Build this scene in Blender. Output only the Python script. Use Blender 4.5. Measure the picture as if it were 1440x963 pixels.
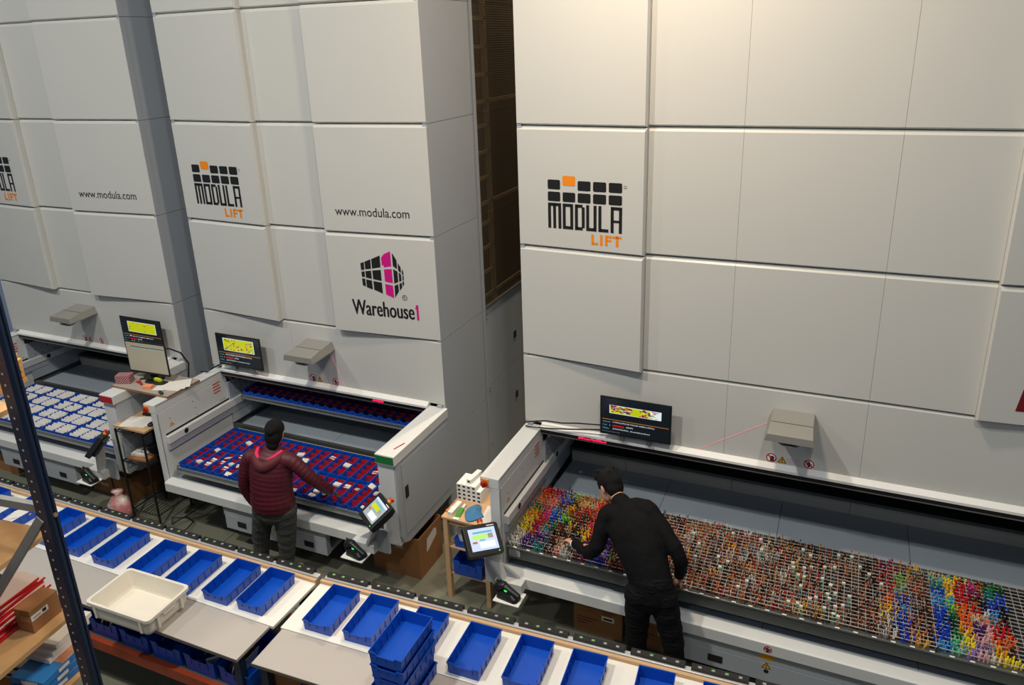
import bpy, bmesh, math, random
from mathutils import Vector, Matrix, Euler
random.seed(7)
PI = math.pi
for o in list(bpy.data.objects): bpy.data.objects.remove(o, do_unlink=True)
scene = bpy.context.scene
C = scene.collection

# ------------------------------------------------------------------ camera
cd = bpy.data.cameras.new('camera'); cam = bpy.data.objects.new('camera', cd); C.objects.link(cam)
cd.sensor_width = 36.0; cd.lens = 1061.42 / 1440 * 36; cd.shift_y = -61.5 / 1440; cd.clip_start = .05
_R = ((0.91478474, 0.10093123, -0.39112883), (0.40259326, -0.30686092, 0.86241234), (-0.03297782, -0.94638748, -0.32134592))
cam.matrix_world = Matrix(((_R[0][0], -_R[0][1], -_R[0][2], 0.0), (_R[1][0], -_R[1][1], -_R[1][2], 0.0), (_R[2][0], -_R[2][1], -_R[2][2], 4.85), (0, 0, 0, 1)))
scene.camera = cam
# ------------------------------------------------------------------ world, lamps, exposure
w = bpy.data.worlds.new('world'); scene.world = w; w.use_nodes = True
bg = w.node_tree.nodes['Background']; bg.inputs[0].default_value = (.52, .67, .95, 1); bg.inputs[1].default_value = .16
vs = scene.view_settings; vs.view_transform = 'Standard'; vs.look = 'None'; vs.gamma = 1; vs.use_curve_mapping = False; vs.exposure = 0.0
def lamp(x, y, z, power, col, sx=.5, sy=.5, aim=None):
    d = bpy.data.lights.new('area_lamp', 'AREA'); d.shape = 'RECTANGLE'; d.size = sx; d.size_y = sy
    d.energy = power; d.color = col
    o = bpy.data.objects.new('area_lamp', d); C.objects.link(o); o.location = (x, y, z)
    if aim: o.rotation_euler = (Vector(aim) - Vector((x, y, z))).to_track_quat('-Z', 'Y').to_euler()
    return o
WARM = (1.0, .80, .60); NEUT = (1.0, .965, .90)
lamp(-1.35, 4.3, 6.9, 135, WARM, .35, .35)
lamp(-4.6, 1.1, 8.8, 330, NEUT, .35, .35)
lamp(-9.6, 1.1, 8.8, 200, NEUT, .35, .35)
lamp(0.6, 0.6, 8.8, 170, NEUT, .35, .35)
lamp(-1.5, -3.5, 8.8, 60, NEUT, .35, .35)
lamp(-8.0, -3.5, 8.8, 50, NEUT, .35, .35)
lamp(-2.6, 10.0, 8.4, 420, WARM, .35, .35)  # added lamp behind the lifts, brightens the tinted panes in the gap

# ------------------------------------------------------------------ materials
def lin(c): return tuple(((v / 255) / 12.92 if v / 255 <= .04045 else ((v / 255 + .055) / 1.055) ** 2.4) for v in c)
MATS = {}
def mat(name, rgb, rough=.5, metal=0, noise=0, nscale=12, bump=0, bscale=60, emit=0, coat=0, bdist=.01, stretch=None, spec=.5):
    if name in MATS: return MATS[name]
    m = bpy.data.materials.new(name); m.use_nodes = True; nt = m.node_tree; b = nt.nodes['Principled BSDF']
    c = lin(rgb); b.inputs['Base Color'].default_value = (*c, 1); b.inputs['Roughness'].default_value = rough; b.inputs['Metallic'].default_value = metal
    b.inputs['Specular IOR Level'].default_value = spec
    if coat: b.inputs['Coat Weight'].default_value = coat
    tc = nt.nodes.new('ShaderNodeTexCoord'); vec = tc.outputs['Object']
    if stretch:
        mp = nt.nodes.new('ShaderNodeMapping'); mp.inputs['Scale'].default_value = stretch; nt.links.new(vec, mp.inputs[0]); vec = mp.outputs[0]
    if noise:
        n = nt.nodes.new('ShaderNodeTexNoise'); n.inputs['Scale'].default_value = nscale; n.inputs['Detail'].default_value = 5; nt.links.new(vec, n.inputs['Vector'])
        r = nt.nodes.new('ShaderNodeMix'); r.data_type = 'RGBA'
        r.inputs[6].default_value = (*[max(0, x * (1 - noise)) for x in c], 1); r.inputs[7].default_value = (*[min(1, x * (1 + noise)) for x in c], 1)
        nt.links.new(n.outputs['Fac'], r.inputs[0]); nt.links.new(r.outputs[2], b.inputs['Base Color'])
    if bump:
        n2 = nt.nodes.new('ShaderNodeTexNoise'); n2.inputs['Scale'].default_value = bscale; nt.links.new(vec, n2.inputs['Vector'])
        bp = nt.nodes.new('ShaderNodeBump'); bp.inputs['Strength'].default_value = bump; bp.inputs['Distance'].default_value = bdist
        nt.links.new(n2.outputs['Fac'], bp.inputs['Height']); nt.links.new(bp.outputs[0], b.inputs['Normal'])
    if emit:
        b.inputs['Emission Color'].default_value = (*c, 1); b.inputs['Emission Strength'].default_value = emit
    MATS[name] = m; return m
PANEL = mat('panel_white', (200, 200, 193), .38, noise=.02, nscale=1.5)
SIDE = mat('side_grey', (168, 174, 179), .45, noise=.03, nscale=2)  # bluish cast of cool daylight is mixed into this grey
ARM = mat('arm_white', (214, 216, 212), .4, noise=.02, nscale=3)
BAY = mat('bay_grey', (168, 174, 178), .38, noise=.04, nscale=3)
PLATE = mat('plate_grey', (150, 160, 168), .42, noise=.06, nscale=2)
STEEL = mat('zinc_steel', (150, 152, 148), .32, .75, noise=.12, nscale=14)
DARKSTEEL = mat('tray_steel', (92, 96, 92), .4, .5, noise=.1, nscale=8)
BLACK = mat('black', (14, 14, 16), .5)
VOID = mat('cavity_shade', (9, 9, 11), .8)  # near-black colour supplies the darkness inside the lift opening
BPLASTIC = mat('black_plastic', (26, 27, 29), .42)
GPLASTIC = mat('grey_cover', (150, 148, 140), .4, .2)
BLUE = mat('blue_plastic', (0, 74, 180), .38, noise=.05, nscale=6)
RED = mat('red_plastic', (158, 14, 28), .45)
WHITE = mat('white', (232, 232, 226), .5, noise=.03, nscale=9)
PAPER = mat('paper', (226, 222, 212), .75, noise=.06, nscale=10)
CARD = mat('cardboard', (150, 104, 62), .8, noise=.1, nscale=5, bump=.1, bscale=90)
WOOD = mat('birch_wood', (202, 164, 120), .55, noise=.14, nscale=5, stretch=(2, 12, 12))
PINE = mat('pine_pallet', (206, 150, 84), .7, noise=.3, nscale=7, bump=.4, bscale=25, stretch=(8, 2, 8))
SHELFWOOD = mat('chipboard', (190, 152, 104), .6, noise=.16, nscale=14)
NAVY = mat('navy_paint', (17, 34, 58), .38, noise=.15, nscale=12)
ORANGEBEAM = mat('orange_paint', (150, 58, 22), .45, noise=.15, nscale=8)
TABWHITE = mat('table_white', (232, 230, 220), .35, noise=.03, nscale=4)
TABGREY = mat('table_grey', (178, 172, 164), .4, noise=.04, nscale=4)
CREAM = mat('cream_plastic', (228, 222, 206), .4, noise=.05, nscale=9)
STRED = mat('sticker_red', (176, 24, 30), .5)
STYEL = mat('sticker_yellow', (232, 164, 12), .5)
INK = mat('ink_black', (22, 22, 22), .5)
ORANGE = mat('ink_orange', (238, 138, 10), .5)
PINK = mat('ink_magenta', (206, 0, 128), .5)
GREENL = mat('label_green', (24, 112, 48), .5)
SCRBK = mat('screen_dark', (24, 32, 38), .15, emit=.25)
SCRY = mat('screen_yellow', (178, 186, 12), .2, emit=.6)
SCRP = mat('screen_purple', (120, 20, 120), .2, emit=.6)
SCRR = mat('screen_red', (170, 24, 30), .2, emit=.5)
SCRW = mat('screen_white', (205, 215, 220), .2, emit=.7)
SCRC = mat('screen_cyan', (90, 160, 170), .2, emit=.6)
SCRO = mat('screen_orange', (170, 104, 40), .2, emit=.5)
SCRG = mat('screen_green', (160, 205, 110), .2, emit=.7)
SCRL = mat('screen_lavender', (170, 184, 220), .2, emit=.8)
SCRB = mat('screen_beige', (150, 144, 124), .25, emit=.35)
LED = mat('led_red', (255, 20, 70), .3, emit=3)
LEDG = mat('led_green', (20, 255, 60), .3, emit=4)
LASER = mat('laser_red', (250, 130, 140), .4, emit=.5)

# ------------------------------------------------------------------ mesh helpers
class MB:
    def __init__(s): s.v = []; s.f = []; s.m = []
    def add(s, vs, fs, m=0):
        n = len(s.v); s.v += [tuple(p) for p in vs]; s.f += [tuple(i + n for i in f) for f in fs]; s.m += [m] * len(fs); return s
    def box(s, x0, x1, y0, y1, z0, z1, m=0):
        return s.add([(x0, y0, z0), (x1, y0, z0), (x1, y1, z0), (x0, y1, z0), (x0, y0, z1), (x1, y0, z1), (x1, y1, z1), (x0, y1, z1)],
                     [(3, 2, 1, 0), (4, 5, 6, 7), (0, 1, 5, 4), (1, 2, 6, 5), (2, 3, 7, 6), (3, 0, 4, 7)], m)
    def cbox(s, c, d, m=0): return s.box(c[0] - d[0] / 2, c[0] + d[0] / 2, c[1] - d[1] / 2, c[1] + d[1] / 2, c[2] - d[2] / 2, c[2] + d[2] / 2, m)
    def prism(s, poly, ax, a, b, m=0):
        n = len(poly)
        def P(u, t): return {'x': (t, u[0], u[1]), 'y': (u[0], t, u[1]), 'z': (u[0], u[1], t)}[ax]
        fs = [tuple(range(n)), tuple(range(2 * n - 1, n - 1, -1))] + [(i, i + n, (i + 1) % n + n, (i + 1) % n) for i in range(n)]
        return s.add([P(u, a) for u in poly] + [P(u, b) for u in poly], fs, m)
    def rings(s, rs, m=0, cap0=True, cap1=True):
        n = len(rs[0]); vs = [p for r in rs for p in r]; fs = []
        for k in range(len(rs) - 1):
            for i in range(n):
                j = (i + 1) % n; fs.append((k * n + i, k * n + j, (k + 1) * n + j, (k + 1) * n + i))
        if cap0: fs.append(tuple(range(n - 1, -1, -1)))
        if cap1: fs.append(tuple(range((len(rs) - 1) * n, len(rs) * n)))
        return s.add(vs, fs, m)
    def tube(s, pts, r, n=8, m=0):
        pts = [Vector(p) for p in pts]; rs = []; prev = None
        for i, p in enumerate(pts):
            t = (pts[min(i + 1, len(pts) - 1)] - pts[max(i - 1, 0)]).normalized()
            a = prev if prev is not None else (Vector((0, 0, 1)) if abs(t.z) < .9 else Vector((1, 0, 0)))
            a = (a - t * a.dot(t)).normalized(); prev = a; b = t.cross(a)
            rr = r[i] if isinstance(r, (list, tuple)) else r
            rs.append([p + a * rr * math.cos(2 * PI * k / n) + b * rr * math.sin(2 * PI * k / n) for k in range(n)])
        return s.rings(rs, m)
    def cyl(s, p, q, r, n=12, m=0): return s.tube([p, q], r, n, m)
    def limb(s, pts, rad, side=None, n=14, c0=1, c1=1):
        pts = [Vector(p) for p in pts]; rad = [(r, r) if not isinstance(r, (tuple, list)) else r for r in rad]
        L = len(pts); rs = []; prev = None
        def basis(i):
            t = (pts[min(i + 1, L - 1)] - pts[max(i - 1, 0)]).normalized()
            a = Vector(side) if side is not None else (prev if prev is not None else (Vector((1, 0, 0)) if abs(t.x) < .8 else Vector((0, 1, 0))))
            a = (a - t * a.dot(t)).normalized(); return t, a, t.cross(a)
        def ring(c, ra, rb, a, b): return [c + a * ra * math.cos(2 * PI * k / n) + b * rb * math.sin(2 * PI * k / n) for k in range(n)]
        t, a, b = basis(0); r0 = min(rad[0]) * c0
        for q in (.25, .6, .88): rs.append(ring(pts[0] - t * r0 * math.cos(q * PI / 2), rad[0][0] * math.sin(q * PI / 2), rad[0][1] * math.sin(q * PI / 2), a, b))
        for i in range(L):
            t, a, b = basis(i); prev = a; rs.append(ring(pts[i], rad[i][0], rad[i][1], a, b))
        r1 = min(rad[-1]) * c1
        for q in (.88, .6, .25): rs.append(ring(pts[-1] + t * r1 * math.cos(q * PI / 2), rad[-1][0] * math.sin(q * PI / 2), rad[-1][1] * math.sin(q * PI / 2), a, b))
        return s.rings(rs)
    def ball(s, c, r, n=14, k=9, m=0):
        c = Vector(c); r = (r, r, r) if not isinstance(r, (tuple, list)) else r
        rs = []
        for i in range(1, k):
            th = PI * i / k - PI / 2
            rs.append([(c.x + r[0] * math.cos(th) * math.cos(2 * PI * j / n), c.y + r[1] * math.cos(th) * math.sin(2 * PI * j / n), c.z + r[2] * math.sin(th)) for j in range(n)])
        return s.rings(rs, m)
    def xf(s, M):
        s.v = [tuple(M @ Vector(p)) for p in s.v]; return s
    def mesh(s, name, mats, smooth=False):
        me = bpy.data.meshes.new(name); me.from_pydata(s.v, [], s.f); me.update()
        for m in (mats if isinstance(mats, (list, tuple)) else [mats]): me.materials.append(m)
        if isinstance(mats, (list, tuple)): me.polygons.foreach_set('material_index', s.m)
        if smooth: me.polygons.foreach_set('use_smooth', [True] * len(me.polygons))
        return me
def wloc(o):
    v = Vector((0, 0, 0))
    while o is not None: v += o.location; o = o.parent
    return v
def obj(name, mb, mats, parent=None, smooth=False, bevel=0, world=False, kind=None, label=None):
    if world and parent is not None:
        d = wloc(parent); mb.v = [(p[0] - d.x, p[1] - d.y, p[2] - d.z) for p in mb.v]
    me = mb if isinstance(mb, bpy.types.Mesh) else mb.mesh(name, mats, smooth)
    o = bpy.data.objects.new(name, me); C.objects.link(o)
    if parent is not None: o.parent = parent
    if bevel:
        b = o.modifiers.new('bevel', 'BEVEL'); b.width = bevel; b.segments = 2; b.limit_method = 'ANGLE'
    if kind: o['kind'] = kind
    if label: o['label'] = label
    return o
def tag(o, label, cat, group=None, kind=None):
    o['label'] = label; o['category'] = cat
    if group: o['group'] = group
    if kind: o['kind'] = kind
    return o
def thing(name, label, cat, loc=(0, 0, 0), rot=(0, 0, 0), group=None):
    o = bpy.data.objects.new(name, None); o.empty_display_size = .1; C.objects.link(o); o.location = loc; o.rotation_euler = rot
    return tag(o, label, cat, group)
def single(name, mb, mats, label, cat, loc=(0, 0, 0), rot=(0, 0, 0), group=None, **k):
    o = obj(name, mb, mats, **k); o.location = loc; o.rotation_euler = rot; return tag(o, label, cat, group)
def dup(root, loc, rot, label, group=None):
    r = root.copy(); C.objects.link(r); r.location = loc; r.rotation_euler = rot; r['label'] = label
    if group: r['group'] = group
    for ch in list(root.children):
        c = ch.copy(); C.objects.link(c); c.parent = r
        for g in list(ch.children):
            d = g.copy(); C.objects.link(d); d.parent = c
    return r
ORD = ['first', 'second', 'third', 'fourth', 'fifth', 'sixth', 'seventh', 'eighth', 'ninth', 'tenth', 'eleventh', 'twelfth', 'thirteenth', 'fourteenth', 'fifteenth', 'sixteenth', 'seventeenth', 'eighteenth', 'nineteenth', 'twentieth', 'twenty-first']
def text_polys(s, width=None, height=None, font_scale=1.0):
    c = bpy.data.curves.new('t', 'FONT'); c.body = s; c.size = 1; c.fill_mode = 'FRONT'; c.resolution_u = 3
    o = bpy.data.objects.new('t', c); me = bpy.data.meshes.new_from_object(o)
    vs = [(v.co.x, v.co.y) for v in me.vertices]; fs = [tuple(p.vertices) for p in me.polygons]
    bpy.data.objects.remove(o); bpy.data.curves.remove(c); bpy.data.meshes.remove(me)
    x0 = min(v[0] for v in vs); x1 = max(v[0] for v in vs); y0 = min(v[1] for v in vs); y1 = max(v[1] for v in vs)
    sx = (width / (x1 - x0)) if width else None; sy = (height / (y1 - y0)) if height else None
    sx = sx or sy; sy = sy or sx
    return [((x - x0) * sx, (y - y0) * sy) for x, y in vs], fs
def add_text(mb, s, fn, u, v, width=None, height=None, m=0):
    vs, fs = text_polys(s, width, height); mb.add([fn(u + a, v + b) for a, b in vs], fs, m)
def add_rect(mb, fn, u0, u1, v0, v1, m=0): mb.add([fn(u0, v0), fn(u1, v0), fn(u1, v1), fn(u0, v1)], [(0, 1, 2, 3)], m)
def rrect(u0, u1, v0, v1, r, k=4):
    out = []
    for cx, cy, a0 in ((u1 - r, v0 + r, -90), (u1 - r, v1 - r, 0), (u0 + r, v1 - r, 90), (u0 + r, v0 + r, 180)):
        out += [(cx + r * math.cos(math.radians(a0 + 90 * i / k)), cy + r * math.sin(math.radians(a0 + 90 * i / k))) for i in range(k + 1)]
    return out
def add_poly(mb, fn, pts, m=0): mb.add([fn(*p) for p in pts], [tuple(range(len(pts)))], m)
def disc(cx, cy, r, n=20): return [(cx + r * math.cos(2 * PI * i / n), cy + r * math.sin(2 * PI * i / n)) for i in range(n)]
def add_ring(mb, fn, cx, cy, r0, r1, n=24, m=0):
    vs = [fn(cx + r * math.cos(2 * PI * i / n), cy + r * math.sin(2 * PI * i / n)) for i in range(n) for r in (r0, r1)]
    mb.add(vs, [(2 * i, 2 * i + 1, (2 * i + 3) % (2 * n), (2 * i + 2) % (2 * n)) for i in range(n)], m)
# ------------------------------------------------------------------ setting
def floor_mat():
    m = mat('floor_epoxy', (112, 113, 98), .36, noise=.16, nscale=1.6, bump=.05, bscale=8, bdist=.004)
    return m
fl = obj('floor', MB().box(-14, 6, -4, 12, -.1, 0), floor_mat(), kind='structure'); fl['label'] = 'dark olive grey sealed concrete floor'
j = obj('floor_joint', MB().box(-14, 6, 4.30, 4.305, -.01, .0012).box(-2.66, -2.655, 3.9, 5.8, -.01, .0012).box(-5.6, -5.595, 3.9, 5.8, -.01, .0012), BLACK, fl)
wb = obj('wall_back', MB().box(-14, 6, 11.4, 11.6, 0, 9), mat('wall_dark', (70, 66, 58), .8, noise=.1), kind='structure'); wb['label'] = 'dark warehouse wall far behind the storage lifts'

# ------------------------------------------------------------------ storage lifts
Y0 = 5.80; ZR = [2.17, 3.19, 4.205, 5.225, 6.245, 7.265]; ZL = 1.47; WED = .078; YA = 4.82
def wedge_y(col, x):
    xa, xb, k = col
    if k == 'l': return Y0 - WED * (x - xa) / (xb - xa)
    if k == 'r': return Y0 - WED * (xb - x) / (xb - xa)
    return Y0
def panel_mb(col, za, zb, gap=.003, ct=.032, cb=.018, dep=.028):
    xa, xb, k = col; g = gap
    xa2, xb2 = xa + .0005, xb - .0005
    yl, yr = wedge_y(col, xa), wedge_y(col, xb)
    dl, dr = (.0004 if k != 'r' else .008), (.0004 if k != 'l' else .012)
    def ring(q, zt, zbm, dy):
        return [(xa2 + dl * q, yl + dy, za + zbm), (xb2 - dr * q, yr + dy, za + zbm), (xb2 - dr * q, yr + dy, zb - zt), (xa2 + dl * q, yl + dy, zb - zt)]
    back = [(xa2, Y0 + .05, za + g), (xb2, Y0 + .05, za + g), (xb2, Y0 + .05, zb - g), (xa2, Y0 + .05, zb - g)]
    return MB().rings([back, ring(0, g, g, dep), ring(1, ct, cb, 0)])
def modula_logo(col, x0, root):
    fn = lambda u, v: (u, wedge_y(col, u) - .0025, v)
    k = MB(); zt = 3.774
    for r in range(2):
        for c in range(5):
            u = x0 + c * .1335; v1 = zt - r * .099; m = 0
            if r == 0 and c == 1: m = 1; v1 += .036
            add_poly(k, fn, rrect(u, u + .112, v1 - .079, v1, .012), m)
    t = .0265; zb, zt2 = 3.368, 3.582
    def R(a, b, c, d): add_rect(k, fn, x0 + a, x0 + b, c, d, 0)
    # M O D U L A
    for a in (0, .046, .093): R(a, a + t, zb, zt2)
    R(.02, .1, zt2 - t, zt2)
    R(.133, .133 + t, zb, zt2); R(.2, .2 + t, zb, zt2); R(.15, .21, zb, zb + t); R(.15, .21, zt2 - t, zt2)
    R(.242, .242 + t, zb, zt2); R(.302, .302 + t, zb + .02, zt2 - .02); R(.25, .31, zb, zb + t); R(.25, .31, zt2 - t, zt2)
    R(.341, .341 + t, zb, zt2); R(.405, .405 + t, zb, zt2); R(.35, .42, zb, zb + t)
    R(.447, .447 + t, zb, zt2); R(.46, .534, zb, zb + t)
    R(.552, .552 + t, zb, zt2); R(.622, .622 + t, zb, zt2); R(.56, .635, zt2 - t, zt2); R(.56, .635, zb + .085, zb + .105)
    # LIFT
    l0, l1 = 3.256, 3.343
    def Q(a, b, c, d): add_rect(k, fn, x0 + a, x0 + b, c, d, 1)
    Q(.386, .408, l0, l1); Q(.40, .447, l0, l0 + .02)
    Q(.462, .485, l0, l1)
    Q(.505, .528, l0, l1); Q(.52, .566, l1 - .02, l1); Q(.52, .56, l0 + .036, l0 + .054)
    Q(.570, .646, l1 - .02, l1); Q(.597, .620, l0, l1)
    obj('logo', k, [INK, ORANGE], root, world=True, label='black tile and orange lettering logo')
    r = MB(); add_ring(r, fn, x0 + .672, zt - .03, .009, .012, 14); obj('registered_mark', r, INK, root, world=True)
def round_sign(cx, cz, y, root, glyph, r=.042):
    fn = lambda u, v: (u, y - .002, v); f2 = lambda u, v: (u, y - .003, v)
    k = MB(); add_poly(k, fn, disc(cx, cz, r * 1.12), 1); add_ring(k, f2, cx, cz, r * .78, r, m=0)
    f3 = lambda u, v: (u, y - .0026, v)
    if glyph == 'hand': add_poly(k, f3, disc(cx + .006, cz, r * .42, 10), 2); add_rect(k, f3, cx - .008, cx + .02, cz - .03, cz, 2)
    else:
        add_poly(k, f3, disc(cx, cz + .018, r * .18, 8), 2); add_rect(k, f3, cx - .009, cx + .009, cz - .026, cz + .012, 2); add_rect(k, f3, cx - .022, cx + .022, cz - .006, cz + .004, 2)
    a = math.radians(-40); dx, dz = math.cos(a) * r * .85, math.sin(a) * r * .85; nx, nz = -math.sin(a) * .005, math.cos(a) * .005
    add_poly(k, lambda u, v: (u, y - .0034, v), [(cx - dx - nx, cz - dz - nz), (cx + dx - nx, cz + dz - nz), (cx + dx + nx, cz + dz + nz), (cx - dx + nx, cz - dz + nz)], 0)
    obj('prohibition_sticker', k, [STRED, WHITE, INK], root, world=True)
def tri_sign(cx, cz, fn_y, root, s=.04):
    fn = lambda u, v: (u, fn_y - .002, v); k = MB()
    add_poly(k, fn, [(cx - s, cz - s * .75), (cx + s, cz - s * .75), (cx, cz + s)], 1)
    f2 = lambda u, v: (u, fn_y - .003, v); add_poly(k, f2, [(cx - s * .75, cz - s * .6), (cx + s * .75, cz - s * .6), (cx, cz + s * .72)], 0)
    f3 = lambda u, v: (u, fn_y - .004, v); add_rect(k, f3, cx - .003, cx + .003, cz - .008, cz + .014, 1); add_rect(k, f3, cx - .003, cx + .003, cz - .018, cz - .012, 1)
    obj('warning_sticker', k, [STYEL, INK], root, world=True)
def led_text(x, y, z, n, root, h=.018):
    k = MB(); random.seed(int(abs(x) * 100))
    for i in range(n):
        u = x + i * .0145
        for a in range(2):
            for b in range(3):
                if random.random() < .72: k.box(u + a * .006, u + a * .006 + .005, y - .002, y, z + b * .006, z + b * .006 + .005)
    obj('led_text', k, LED, root, world=True, label='glowing red dot-matrix text')
def dots(pts, fn, r, root, name='perforation', m=None):
    k = MB()
    for p in pts: add_poly(k, fn, disc(p[0], p[1], r, 6))
    return obj(name, k, m or BLACK, root, world=True, kind='stuff')
def lift(name, label, x0, x1, cols, seams, la, ra, rb, raised, proj, label_mat, drawer, led):
    xc = (x0 + x1) / 2
    root = thing(name, label, 'storage lift', (xc, Y0, 0))
    W = dict(parent=root, world=True)
    # carcass around the access opening
    obj('carcass', MB().box(x0 + .012, x1 - .012, Y0 + .045, 6.76, 1.52, 7.26), BAY, **W)
    obj('shaft', MB().box(x0 + .16, x1 - .16, 6.76, 8.98, .55, 7.26), SHAFT, **W)
    obj('roof', MB().box(x0, x1, Y0, 9.0, 7.26, 7.32), SIDE, **W)
    obj('base', MB().box(x0 + .05, x1 - .012, Y0 + .06, 9.0, 0, .55), SIDE, **W)
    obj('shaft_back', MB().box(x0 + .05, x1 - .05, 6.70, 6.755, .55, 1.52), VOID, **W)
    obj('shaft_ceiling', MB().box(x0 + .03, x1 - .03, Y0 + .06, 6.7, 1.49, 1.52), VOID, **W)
    for s, xx in ((1, x0 + .03), (-1, x1 - .03)):
        obj('inner_wall', MB().box(min(xx, xx + s * .05), max(xx, xx + s * .05), Y0 - .02, 6.7, .5, 1.5), BAY, **W)
    # cladding panels
    for r in range(len(ZR) - 1):
        for c in cols: obj('panel', panel_mb(c, ZR[r], ZR[r + 1]), PANEL, bevel=.0, **W)
    sx = [x0] + seams + [x1]
    for a, b in zip(sx[:-1], sx[1:]): obj('fascia_panel', panel_mb((a, b, 'f'), 1.5, ZR[0], gap=.0015, ct=.016, cb=.004), PANEL, **W)
    obj('ledge', MB().prism([(Y0 - .052, 1.462), (Y0 - .052, 1.484), (Y0 - .006, 1.512), (Y0 + .03, 1.512), (Y0 + .03, 1.462)], 'x', x0 + la, x1 - ra), WHITE, **W)
    obj('message_strip', MB().box(x0 + la, x1 - ra, Y0 - .044, Y0 + .03, 1.425, 1.4618), BLACK, **W)
    obj('strip_edge', MB().box(x0 + la, x1 - ra, Y0 - .046, Y0 + .03, 1.416, 1.4248), STEEL, **W)
    for u, n in led: led_text(u, Y0 - .0445, 1.434, n, root)
    # side cladding
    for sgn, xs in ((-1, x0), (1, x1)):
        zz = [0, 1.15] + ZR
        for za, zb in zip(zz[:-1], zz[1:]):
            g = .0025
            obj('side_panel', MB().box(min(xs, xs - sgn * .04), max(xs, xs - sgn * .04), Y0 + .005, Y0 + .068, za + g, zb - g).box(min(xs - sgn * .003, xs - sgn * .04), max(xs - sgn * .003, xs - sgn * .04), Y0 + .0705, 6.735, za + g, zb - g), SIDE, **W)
        obj('side_trim', MB().box(min(xs + sgn * .006, xs - sgn * .05), max(xs + sgn * .006, xs - sgn * .05), 6.738, 6.775, 0, 7.25), SIDE, **W)
        bolts = MB()
        for z in (.55, 1.21, 1.25, 2.06, 2.12): bolts.cyl((xs + sgn * .005, 6.79, z), (xs + sgn * .012, 6.79, z), .009, 8)
        obj('bolt', bolts, STEEL, **W)
        for za, zb in ((0.02, 1.268), (1.272, 2.17)):
            d = obj('service_door', MB().box(min(xs - sgn * .004, xs - sgn * .04), max(xs - sgn * .004, xs - sgn * .04), 6.778, 7.72, za, zb), SIDE, **W)
            obj('latch', MB().box(min(xs - sgn * .006, xs + sgn * .002), max(xs - sgn * .006, xs + sgn * .002), 7.50, 7.56, za + .30 if za > 1 else .80, za + .38 if za > 1 else .88), BLACK, d, world=True)
        obj('side_panel', MB().box(min(xs - sgn * .004, xs - sgn * .04), max(xs - sgn * .004, xs - sgn * .04), 7.725, 9.0, 0.02, 2.17), SIDE, **W)
        obj('sill_trim', MB().box(min(xs + sgn * .008, xs - sgn * .05), max(xs + sgn * .008, xs - sgn * .05), 6.778, 9.0, 2.172, 2.20), STEEL, **W)
        zz = [2.20, 3.19, 4.205, 5.225, 6.245, 7.25]
        for za, zb in zip(zz[:-1], zz[1:]):
            obj('tinted_pane', MB().box(min(xs - sgn * .002, xs - sgn * .008), max(xs - sgn * .002, xs - sgn * .008), 6.78, 9.0, za + .002, zb - .002), TINT, **W)
            for i in range(4):
                z = za + .08 + i * .26
                obj('shelf_rail', MB().box(min(xs - sgn * .014, xs - sgn * .03), max(xs - sgn * .014, xs - sgn * .03), 6.80, 7.10 if i % 4 else 8.9, z, z + .035), RAILG, **W)
        obj('post', MB().box(min(xs - sgn * .014, xs - sgn * .06), max(xs - sgn * .014, xs - sgn * .06), 7.06, 7.11, 2.2, 7.2), RAILG, **W)
    # picking bay arms
    xi = x0 + la
    a = obj('bay_arm', MB().box(x0, xi, YA, Y0 + .01, 1.372, ZL), ARM, bevel=.006, label='white boxed arm cap on the left side of the picking bay', **W)
    obj('arm_wall', MB().box(x0 + .085, xi, YA + .002, Y0 + .01, .52, 1.371).box(x0 + .02, x0 + .085, YA + .16, Y0 + .01, .55, 1.371), ARM, bevel=.004, **W)
    # perforations along the arm edge
    fx = lambda u, v: (xi + .0012, u, v)
    dots([(YA + .022, z) for z in [0.62 + i * .021 for i in range(36)]] + [(YA + .03 + i * .021, 1.452) for i in range(45)], fx, .0068, root)
    random.seed(5); dots([(YA + .16 + random.random() * .05 + .3 * (i % 2), 1.0 + .06 * i * .7) for i in range(8)] + [(Y0 - .12 + .03 * (i % 3), 1.08 + .05 * (i // 3)) for i in range(6)], fx, .007, root)
    k = MB(); add_poly(k, fx, [(YA + .14, 1.16), (YA + .20, 1.16), (YA + .17, 1.21)]); obj('warning_sticker', k, STYEL, **W)
    k = MB(); add_poly(k, fx, [(YA + .10, .93), (YA + .16, .93), (YA + .13, .975)]); obj('warning_sticker', k, STYEL, **W)
    k = MB()
    for q in range(4): add_rect(k, fx, Y0 - .20, Y0 - .10 + .01 * (q % 2), 1.24 + q * .035, 1.256 + q * .035)
    obj('instruction_sticker', k, mat('sticker_orange', (206, 92, 48), .5), **W)
    # rotary main switch on the arm nose
    k = MB().box(x0 + .012, x0 + .078, YA - .006, YA, 1.378, 1.452, 0); k.cyl((x0 + .045, YA - .006, 1.415), (x0 + .045, YA - .03, 1.415), .027, 14, 1); k.box(x0 + .036, x0 + .054, YA - .042, YA - .03, 1.392, 1.438, 1)
    obj('main_switch', k, [STYEL, STRED], label='red and yellow rotary main switch', **W)
    xo = x1 - ra
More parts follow.
